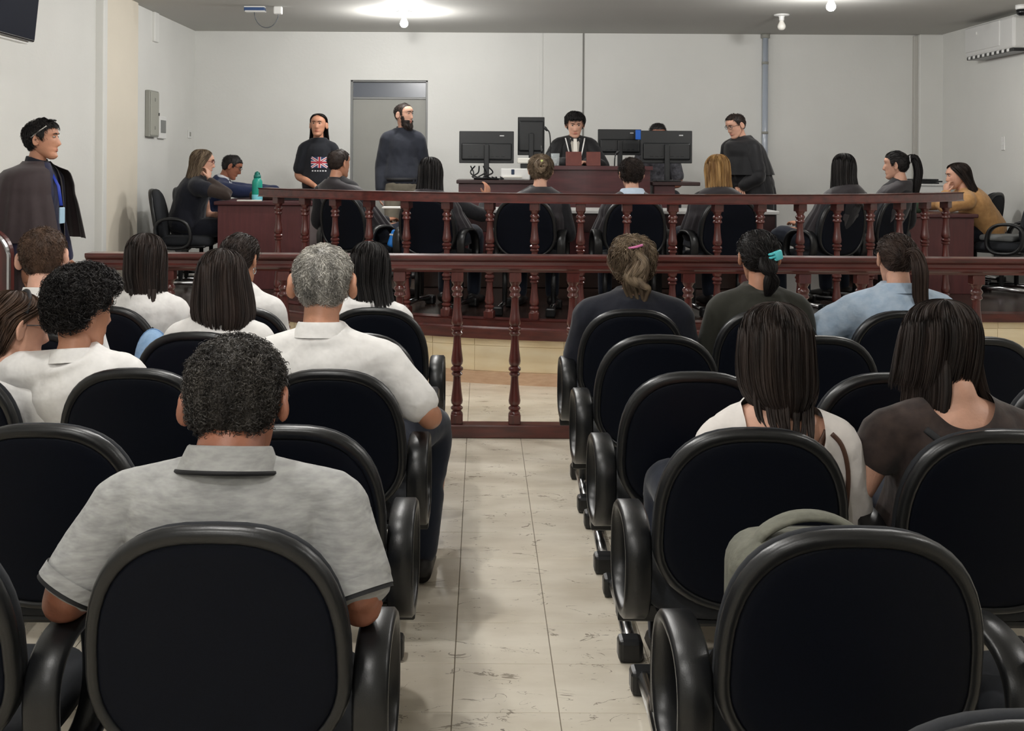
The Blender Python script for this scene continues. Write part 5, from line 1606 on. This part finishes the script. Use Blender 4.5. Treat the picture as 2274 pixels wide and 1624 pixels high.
# beard
V = head_grid(60, 50, True); y, z, x = V[..., 1], V[..., 2], V[..., 0]
keep = ((z < -.045) & (y > .012)) | ((z < -.01) & (z > -.05) & (y > .012) & (y < .05 - .0 * z)) | ((z < -.041) & (y > .05))
keep &= ~((np.abs(x) < .02) & (z > -.068) & (z < -.05) & (y > .07))
D = V - np.array([0, .02, -.02]); D /= np.linalg.norm(D, axis=2, keepdims=True)
Bv = V + D * (.007 + .012 * np.clip((-z - .06) / .05, 0, 1) + .002 * noise3(V, 120, 3))[..., None]
Bh = Hair(); Bh.add(((Bv * P.hs) @ np.array(P.R).T + np.array(P.H)).reshape(-1, 3), grid_quads(50, 60, keep))
idx = np.argwhere(keep); pk = idx[np.random.default_rng(9).choice(len(idx), 900)]
P0 = Bv[pk[:, 0], pk[:, 1]]; tt = np.linspace(0, 1, 4)
Pb = P0[:, None, :] + (np.array([0, .35, -1]) * .016)[None, None, :] * tt[None, :, None] + np.random.default_rng(3).normal(size=(len(P0), 1, 3)) * .003 * tt[None, :, None]
Bh.strands((Pb * P.hs) @ np.array(P.R).T + np.array(P.H), .0014)
Bh.build('beard', H_DARK, P.root)
MB().lathe([(.173, -.018), (.176, .018)], 40, Matrix.Translation(P.hip + Vector((0, 0, .05))) @ Matrix.Diagonal((1.06, .82, 1, 1))).build('belt', LTRIM, P.root, True)

# ---------------------------------------------------------------- judge
h = hd(1277, 248, 10.95, 1.0, .02)
P = person('young judge in black robe with white-edged stole reading at the high bench', (h.x, 11.05, ST), PI, h, (0, 18, 0), .50, sw=.165, sk='light', hs=1.0, face=True,
           arms={1: ((-0 + .27, .16, .80), (.10, .36, .835)), -1: ((-.27, .16, .80), (-.10, .36, .835))}, shirt=ROBEB, sleeve='long', fit=.03, trousers=BLACKN, voxel=.011, drop=.07)
cape(P, ROBEB, .62, .150, .26, .19, folds=13, amp=.03, seed=71, open_front=.35)
H = Hair(); hair_short(H, P.Mh, P.hs, .020, 3200, .03, .0013, .003, 45, seed=72, curl=.12, top=.3, line=[(-.11, -.07), (-.05, -.06), (-.012, -.01), (.0, .02), (.02, .0), (.036, .05), (.05, .064), (.12, .070)]); H.build('hair', H_BLACK, P.root)
N = P.N
def vstripe(x0, z0, x1, z1, w, m, name, y=.150):
    for s in (-1, 1):
        a = N + Vector((s * x0, .085, z0)); b = N + Vector((s * x1, y, z1)); mid = a.lerp(b, .5) + Vector((0, .03, 0))
        MB().tube(smoothpath([a, mid, b], 4), [(w, .004)] * 9, 8).build(name, m, P.root, True)
vstripe(.095, .0, .038, -.26, .007, mat('white_cord', (222, 222, 220), .6), 'stole_edge')
MB().add([N + Vector(q) for q in ((-.05, .085, .0), (.05, .085, .0), (.018, .165, -.25), (-.018, .165, -.25), (-.05, .06, 0), (.05, .06, 0), (.018, .14, -.25), (-.018, .14, -.25))], [(3, 2, 1, 0), (4, 5, 6, 7), (0, 4, 7, 3), (1, 2, 6, 5), (0, 1, 5, 4), (3, 7, 6, 2)]).build('shirt_front', cloth('beige_shirt', (170, 166, 158), bump=.1), P.root)
MB().add([N + Vector(q) for q in ((-.016, .098, -.005), (.016, .098, -.005), (.024, .172, -.25), (-.024, .172, -.25), (-.016, .085, -.005), (.016, .085, -.005), (.024, .15, -.25), (-.024, .15, -.25))], [(3, 2, 1, 0), (4, 5, 6, 7), (0, 4, 7, 3), (1, 2, 6, 5), (0, 1, 5, 4), (3, 7, 6, 2)]).build('necktie', mat('pale_tie', (226, 222, 212), .6), P.root)
collar(P, MATS['cloth_beige_shirt'], .04, .06, .012)

# ---------------------------------------------------------------- man hidden by the monitor
h = hd(1461, 273, 11.35, 1.0, .008)
P = person('dark-haired man seated behind the monitor, only his crown showing', (h.x, 11.5, ST), PI, h, (0, 14, 0), .49, sw=.18, sk='brown', hs=1.0, face=True, shirt=cloth('grey_check', (92, 92, 98), rgb2=(50, 50, 56), bump=.2), trousers=BLACKN, voxel=.014)
H = Hair(); hair_short(H, P.Mh, P.hs, .010, 800, .016, .0016, .0015, 50, seed=73); H.build('hair', H_BLACK, P.root)

# ---------------------------------------------------------------- standing robed man
h = hd(1634, 252, 10.9, 1.0, .008)
P = person('stout man in black caped robe standing beside the desk, looking down', (h.x + .20, 10.95, DZ), PI / 2 + .55, h, (-6, 24, 0), .88, stand=True, sw=.178, girth=1.15, sk='light', hs=1.0, face=True, arms='clasp', shirt=ROBEB, sleeve='long', fit=.03, trousers=BLACKN, voxel=.013)
cape(P, ROBEB, 1.05, .170, .240, .24, folds=11, amp=.015, hd0=.17, seed=74, name='cape')
cape(P, ROBEB,   .10, .155, .225, .22, folds=12, amp=.03, hd0=.16, seed=75, name='gown')
H = Hair(); hair_short(H, P.Mh, P.hs, .010, 1200, .018, .0016, .0015, 50, seed=76, line=[(-.11, -.06), (-.05, -.05), (-.012, -.01), (.0, .02), (.02, .0), (.036, .05), (.05, .085), (.12, .09)]); H.build('hair', H_DARK, P.root)
glasses(P, mat('thin_frame', (70, 66, 64), .3))

# ================================================================== THINGS
# television on the side wall
tv = empty('television', (-2.80, 6.28, 2.27), 0, 'dark television mounted high on the left wall', 'television')
Mt = Matrix.Rotation(.10, 4, 'Y')
MB().bbox(-.055, 0, -.62, .62, 0, .70, b=.01, M=Mt).build('casing', MONG, tv)
MB().box(.0005, .003, -.605, .605, .015, .685, M=Mt).build('screen', SCREEN, tv)
MB().bbox(-.445, -.05, -.06, .06, .30, .36, b=.01).build('wall_bracket', STEELB, tv)
MB().bbox(-.09, -.03, -.6, .6, -.016, .004, b=.004, seg=1, M=Mt).build('lower_strip', WHITEP, tv)

# electric panel, small box and socket on the side wall
pan = empty('electric_panel', (XL + .0, 10.975, 1.77), 0, 'tall grey electric panel on the left wall', 'panel box')
MB().bbox(0, .05, -.15, .15, 0, .46, b=.006, seg=1).build('box', GREYP, pan)
MB().bbox(.048, .058, -.135, .135, .015, .445, b=.004, seg=1).build('cover', mat('panel_cover', (160, 160, 150), .5), pan)
for z in (.09, .37): MB().bbox(.056, .062, -.012, .012, z - .018, z + .018, b=.003, seg=1).build('latch', mat('latch_dark', (120, 120, 112), .4), pan)
MB().bbox(.056, .066, .115, .132, .215, .245, b=.003, seg=1).build('lock', STEELB, pan)
bx = empty('control_box', (XL, 11.35, 1.79), 0, 'small white thermostat box with grey face beside the electric panel', 'control box')
MB().bbox(0, .03, -.12, .12, -.03, .20, b=.006, seg=1).build('box', WHITEP, bx)
MB().bbox(.028, .036, -.085, .085, .03, .16, b=.003, seg=1).build('face', mat('grey_face', (118, 120, 118), .4), bx)
so = empty('wall_socket', (XL, 12.47, 1.79), 0, 'small white wall socket in the corner', 'socket')
MB().bbox(0, .012, -.06, .06, 0, .09, b=.004, seg=1).build('plate', WHITEP, so)
MB().bbox(.01, .016, -.025, .025, .02, .07, b=.003, seg=1).build('insert', GREYP, so)
sw_ = empty('light_switch', (XR, 11.12, 1.69), 0, 'narrow white switch plate on the right wall', 'switch')
MB().bbox(-.012, 0, -.04, .04, 0, .14, b=.004, seg=1).build('plate', WHITEP, sw_)
MB().bbox(-.017, -.01, -.018, .018, .05, .09, b=.003, seg=1).build('rocker', WHITEP, sw_)

# emergency lamp with dangling wire on the ceiling
em = empty('emergency_lamp', (-2.2, 10.65, ZC), 0, 'blue and white emergency lamp on the ceiling with a looping wire', 'emergency lamp')
MB().bbox(-.10, .10, -.035, .035, -.045, -.012, b=.006).build('lamp_body', mat('blue_case', (58, 84, 130), .35), em)
MB().bbox(-.09, .105, -.04, .03, -.058, -.042, b=.006).build('diffuser', WHITEP, em)
MB().bbox(-.10, .10, -.03, .03, -.014, 0, b=.003, seg=1).build('mount', WHITEP, em)
MB().bbox(.185, .265, -.035, .035, -.075, 0, b=.01).build('junction_box', WHITEP, em)
pts = [(-.005 + .118 + .118 * math.cos(a) * -1, 0, -.05 - .155 * math.sin(a)) for a in np.linspace(0, PI, 20)]
MB().tube(pts, .005, 6).build('wire', mat('grey_wire', (92, 96, 100), .5), em, True)
cmr = empty('ceiling_camera', (5.02, 10.25, ZC), 0, 'small black and white dome camera at the top right ceiling corner', 'camera')
MB().lathe([(.03, -.10), (.055, -.085), (.06, -.04)], 16).build('dome', MONG, cmr, True)
MB().lathe([(.06, -.042), (.066, -.03), (.066, 0)], 16).build('mount', WHITEP, cmr, True)

# air conditioner on the right wall
ac = empty('air_conditioner', (XR, 11.1, 2.63), 0, 'white split air conditioner high on the right wall', 'air conditioner')
MB().bbox(-.21, 0, -.60, .45, 0.03, .34, b=.025).build('casing', mat('ac_white', (206, 206, 204), .35), ac)
MB().bbox(-.218, -.19, -.33, .44, .075, .33, b=.01).build('front_panel', MATS['ac_white'], ac)
MB().bbox(-.20, -.03, -.58, .43, 0.0, .032, b=.006).build('outlet', MONG, ac)
for k in range(9): MB().bbox(-.205, -.15, -.50 + k * .105, -.455 + k * .105, .004, .034, b=.003, seg=1).build('louver', WHITEP, ac)
MB().bbox(-.224, -.21, .15, .17, .24, .27, b=.002, seg=1).build('indicator', WHITEP, ac)

# backpack on the front right chair
BP = mat('olive_grey_canvas', (112, 112, 100), .8, rgb2=(96, 96, 86), scale=40, bump=.3, bscale=30)
BPD = mat('olive_dark_canvas', (58, 58, 52), .8)
bk = empty('backpack', (.665, 2.215, .478), 0, 'olive grey backpack standing on the nearest right chair', 'backpack')
mb = MB().bbox(-.165, .165, -.09, .10, 0, .32, b=.07, seg=6)
newobj('bag_body', mb.mesh('bag_body'), BP, bk, True)
for yy in (-.092, .06):
    loop = []
    for a in np.linspace(0, 2 * PI, 40, endpoint=False):
        c, s = math.cos(a), math.sin(a); e = 4.2
        loop.append((.155 * math.copysign(abs(c) ** (2 / e), c), yy + (.03 if yy < 0 else 0), .16 + .150 * math.copysign(abs(s) ** (2 / e), s)))
    MB().tube(loop, .006, 6, closed=True, ref=(0, 1, 0)).build('piping', BPD, bk, True)
h_ = smoothpath([(-.115, -.01, .285), (-.10, -.012, .325), (-.04, -.014, .357), (.03, -.014, .357), (.09, -.012, .325), (.105, -.01, .285)], 5)
MB().add(*loft_arrays(h_, [(.030, .009)] * len(h_), n=10, ref=(0, 0, 1))).build('top_handle', BP, bk, True)
h_ = smoothpath([(-.10, -.05, .28), (-.05, -.055, .312), (.03, -.055, .312), (.09, -.05, .28)], 4)
MB().add(*loft_arrays(h_, [(.010, .006)] * len(h_), n=8, ref=(0, 0, 1))).build('carry_loop', BPD, bk, True)
MB().bbox(-.12, .12, -.105, -.08, .05, .20, b=.02, seg=3).build('front_pocket', BP, bk, True)
h_ = smoothpath([(-.155, -.02, .13), (-.19, -.03, .09), (-.215, -.02, .03), (-.225, .0, .005)], 4)
MB().add(*loft_arrays(h_, [(.016, .003)] * len(h_), n=8, ref=(0, 1, 0))).build('side_strap', LTRIM, bk, True)
MB().bbox(-.182, -.162, -.045, -.02, .095, .14, b=.004).build('buckle', GREYP, bk)

# pale blue denim bag between the seats of the second row
bb = empty('denim_bag', (-1.335, 4.50, .60), 0, 'pale blue rounded denim bag propped between the seats before the curly-haired boy', 'bag')
vs, fs = ell((0, 0, .11), .075, .09, .14, 20, 14); newobj('bag_body', MB().add(vs, fs).mesh('bag_body'), mat('pale_blue_denim', (150, 182, 216), .8, rgb2=(128, 162, 200), scale=40), bb, True)
MB().tube([(.075 * math.cos(a), .0, .11 + .14 * math.sin(a)) for a in np.linspace(0, 2 * PI, 30, endpoint=False)], .004, 6, closed=True, ref=(0, 1, 0)).build('seam', mat('seam_blue', (110, 144, 186), .8), bb, True)

# teal bottle and papers on the left desk
q = at(571, 453, 10.1)
bt = empty('water_bottle', (q.x, 10.1, LDZ), 0, 'tall teal water bottle with pale blue base on the left desk', 'bottle')
TEAL = mat('teal_steel', (20, 150, 132), .35); TEALL = mat('pale_teal', (120, 200, 214), .4); TEALD = mat('dark_teal', (12, 108, 98), .4)
MB().lathe([(.046, 0), (.049, .004), (.049, .056), (.048, .058)], 24).build('base_sleeve', TEALL, bt, True)
MB().lathe([(.046, .056), (.047, .06), (.047, .17), (.044, .185), (.034, .20), (.030, .21)], 24).build('flask', TEAL, bt, True)
MB().lathe([(.030, .208), (.033, .212), (.033, .232), (.026, .24), (.016, .243), (.014, .258), (.009, .262)], 20).build('cap', TEALD, bt, True)
MB().tube([(-.022, 0, .238), (-.018, 0, .258), (.0, 0, .268), (.018, 0, .258), (.022, 0, .238)], .005, 6).build('carry_loop', TEALD, bt, True)
tag(MB().bbox(-2.22, -2.0, 10.0, 10.05, LDZ, LDZ + .012, b=.003, seg=1).build('paper_pad', PAPER), 'white papers lying at the edge of the left desk', 'paper')
bgf = empty('leather_bag', (-1.98, 10.42, LDZ), 0, 'brown leather bag lying on the left desk behind the bottle', 'bag')
mb = MB().bbox(-.20, .16, -.10, .10, 0, .085, b=.035, seg=4); newobj('bag_body', mb.mesh('bag_body'), mat('brown_leather', (74, 52, 44), .5, rgb2=(58, 40, 34), scale=20), bgf, True)
MB().tube(smoothpath([(-.12, -.08, .075), (-.06, -.09, .11), (.04, -.09, .11), (.10, -.08, .075)], 4), .007, 6).build('bag_handle', MATS['brown_leather'], bgf, True)
lp = empty('laptop', (-1.70, 10.4, LDZ), 0, 'dark laptop on the left desk behind the end of the curved rail', 'laptop')
MB().bbox(-.14, .14, -.12, .12, 0, .018, b=.005, seg=1).build('keyboard_base', MONB, lp)
MB().bbox(-.14, .14, .0, .012, 0, .10, b=.004, seg=1, M=Matrix.Translation((0, -.12, .015)) @ Matrix.Rotation(-.25, 4, 'X')).build('lid', MONG, lp)

# bench top: folders, microphones, papers, bottles
def lecture(u0, u1, label):
    a, b = at(u0, 335, 10.3), at(u1, 367, 10.3); w = b.x - a.x; cx = (a.x + b.x) / 2
    t = empty('leather_folder', (cx, 10.3, BZ), 0, label, 'folder')
    M1 = Matrix.Rotation(-.18, 4, 'X')
    LE = mat('red_brown_leather', (112, 54, 44), .45, rgb2=(96, 44, 37), scale=15)
    MB().bbox(-w / 2, w / 2, 0, .012, 0, .135, b=.004, M=M1).build('cover', LE, t)
    MB().bbox(-w / 2 + .005, w / 2 - .005, .012, .02, .004, .128, b=.001, seg=1, M=M1).build('pages', PAPER, t)
    MB().bbox(-w / 2, w / 2, .05, .062, 0, .125, b=.004, M=Matrix.Rotation(.1, 4, 'X')).build('cover', LE, t)
    return t
lecture(1257, 1292, 'brown leather folder standing on the bench before the judge, wider one')
lecture(1303, 1334, 'brown leather folder standing on the bench beside the wider folder')
def goose(u, vt, y, z0, label, dx):
    a = at(u, vt, y)
    t = empty('gooseneck_microphone', (a.x - dx, y, z0), 0, label, 'microphone')
    h0 = a.z - z0
    MB().lathe([(.045, 0), (.05, .004), (.048, .02), (.02, .026)], 16).build('foot', MONB, t, True)
    MB().tube(smoothpath([(0, 0, .02), (0, 0, h0 * .6), (dx * .25, 0, h0 * .9), (dx, 0, h0)], 5), .006, 8).build('neck', MONG, t, True)
    vs, fs = ell((0, 0, 0), .014, .014, .028, 12, 8, Matrix.Rotation(-.6 * (1 if dx < 0 else -1), 3, 'Y')); MB().add([v + Vector((dx, 0, h0)) for v in vs], fs).build('capsule', MONB, t, True)
    return t
goose(1212, 286, 10.45, BZ, 'gooseneck microphone between the upright monitor and the judge', -.045)
goose(1372, 338, 10.4, 1.365, 'short microphone in front of the right monitors', .03)
def bottle(u, v0, y, z0, label, r=.022):
    a = at(u, v0, y); hgt = a.z - z0
    t = empty('small_bottle', (a.x, y, z0), 0, label, 'bottle')
    MB().lathe([(r, 0), (r * 1.05, .004), (r * 1.05, hgt * .6), (r * .6, hgt * .72)], 14).build('flask', mat('clear_bottle', (206, 210, 212), .15), t, True)
    MB().lathe([(r * .5, hgt * .7), (r * .5, hgt * .85), (r * .25, hgt * .88), (r * .25, hgt)], 12).build('pump', MONG, t, True)
    return t
bottle(1203, 321, 10.42, 1.373, 'small sanitizer bottle in front of the upright monitor')
t = empty('drinking_glass', (at(1233, 360, 10.3).x, 10.3, BZ), 0, 'clear drinking glass on the bench edge beside the folders', 'glass')
GL = mat('clear_glass', (206, 214, 216), .08, alpha=.35)
MB().lathe([(.034, 0), (.036, .002), (.042, .115), (.040, .115), (.033, .006), (.001, .006)], 18).build('tumbler', GL, t, True)
tag(MB().bbox(*([at(1150, 355, 10.4).x, at(1236, 355, 10.4).x, 10.38, 10.62, at(1190, 363, 10.4).z, at(1190, 351, 10.4).z]), b=.008).build('paper_stack', PAPER), 'stack of white papers beside the pinned-up brown hair', 'paper')
rk = empty('white_printer', (at(1142, 390, 10.45).x, 10.45, 1.373), 0, 'small white office device with papers beside the wide monitor', 'printer')
MB().bbox(-.13, .15, -.06, .14, 0, .11, b=.012).build('casing', WHITEP, rk)
MB().bbox(-.11, .07, -.075, -.055, .02, .035, b=.002, seg=1).build('paper_tray', PAPER, rk)
MB().bbox(-.03, .0, -.064, -.055, .05, .10, b=.004, seg=1).build('display', mat('dark_blue_panel', (30, 50, 76), .3), rk)
MB().bbox(.06, .14, -.05, .12, .11, .155, b=.004, seg=1).build('support', MONB, rk)
cb = MB(); rg = np.random.default_rng(21)
for k in range(5):
    x0 = at(1045, 380, 10.38).x + .04 * k
    cb.tube(smoothpath([(x0, 10.5, 1.50), (x0 + rg.uniform(-.05, .05), 10.40, 1.44), (x0 + rg.uniform(-.08, .1), 10.36, 1.395), (x0 + rg.uniform(.02, .16), 10.37, 1.383), (x0 + .12, 10.40, 1.40)], 5), .007, 6)
tag(cb.build('cable_bundle', MONG, None, True), 'tangle of black cables under the wide monitor', 'cable')
def cup(u, v, y, z0, label):
    a = at(u, v, y)
    t = empty('paper_cup', (a.x, y, z0), 0, label, 'cup')
    MB().lathe([(.024, 0), (.026, .002), (.033, .07), (.031, .07), (.022, .004), (.001, .004)], 16).build('cup_body', WHITEP, t, True)
    MB().tube([(.033 * math.cos(a), .033 * math.sin(a), .07) for a in np.linspace(0, 2 * PI, 16, endpoint=False)], .002, 6, closed=True).build('rim', WHITEP, t, True)
cup(1073, 462, 9.32, JTZ, 'white paper cup on the juror table beside the raised hand')
tag(MB().bbox(at(850, 467, 9.4).x, at(880, 467, 9.4).x + .1, 9.3, 9.5, JTZ, JTZ + .012, b=.002, seg=1).build('paper_sheet', PAPER), 'white sheet of paper on the juror table below the bearded man', 'paper')
# blue pouch at the second juror chair
q = at(868, 530, 8.75)
bp_ = empty('blue_pouch', (q.x + .02, 8.72, DZ + .478), .5, 'bright blue pouch on the dark seat beside the long-haired juror', 'pouch')
mb = MB().bbox(-.05, .05, -.035, .035, 0, .14, b=.02, seg=3, M=Matrix.Rotation(.35, 4, 'Y') ); newobj('pouch_body', mb.mesh('pouch_body'), mat('bright_blue', (44, 130, 220), .35), bp_, True)
MB().bbox(-.052, .052, -.037, .037, .085, .10, b=.003, seg=1, M=Matrix.Rotation(.35, 4, 'Y')).build('zip', WHITEP, bp_)
# right rear corner cabinet and files
fx = at(2047, 410, 12.2).x
cbn = empty('white_cabinet', (fx, 12.2, DZ), 0, 'white cabinet at the back right corner under dark files', 'cabinet')
zt = at(2047, 408, 12.2).z - DZ
MB().bbox(-.16, .16, -.18, .18, 0, zt - .02, b=.005, seg=1).build('carcass', WHITEP, cbn); MB().bbox(-.18, .18, -.2, .2, zt - .02, zt, b=.004, seg=1).build('cabinet_top', WHITEP, cbn)
for k, (a, b, c) in enumerate(((-.15, .12, 0), (-.12, .15, .02), (-.14, .10, .04))):
    f = empty('file_folder', (fx + .03, 12.2, DZ + zt + c * .9), .1 * k - .1, 'black file folder, %s of the pile on the white cabinet' % ['lowest', 'middle', 'topmost'][k], 'file', 'dark files on the white cabinet')
    MB().bbox(a, b, -.12, .12, 0, .016, b=.002, seg=1).build('cover', MONB, f); MB().bbox(a + .01, b - .006, -.115, .115, .003, .013, b=.001, seg=1).build('pages', PAPER, f)
gb = empty('green_bag', (at(2030, 420, 9.99).x + .06, 10.05, RDZ), 0, 'dark green bag on the right desk beside the ponytail', 'bag')
vs, fs = ell((0, 0, .075), .07, .05, .08, 16, 10); newobj('bag_body', MB().add([(v.x, v.y, max(v.z, 0.0)) for v in vs], fs).mesh('bag_body'), mat('dark_green_cloth', (52, 70, 52), .8), gb, True)
MB().tube([(-.03, 0, .145), (-.02, 0, .175), (.02, 0, .175), (.03, 0, .145)], .005, 6).build('bag_handle', MATS['dark_green_cloth'], gb, True)
cu = empty('seat_cushion', (4.74, 9.98, DZ + .478), .8, 'grey seat cushion on the empty chair at the right picture edge', 'cushion')
mb = MB().bbox(-.19, .19, -.13, .17, 0, .055, b=.026, seg=4); newobj('pad', mb.mesh('pad'), mat('grey_cushion', (120, 122, 122), .85), cu, True)
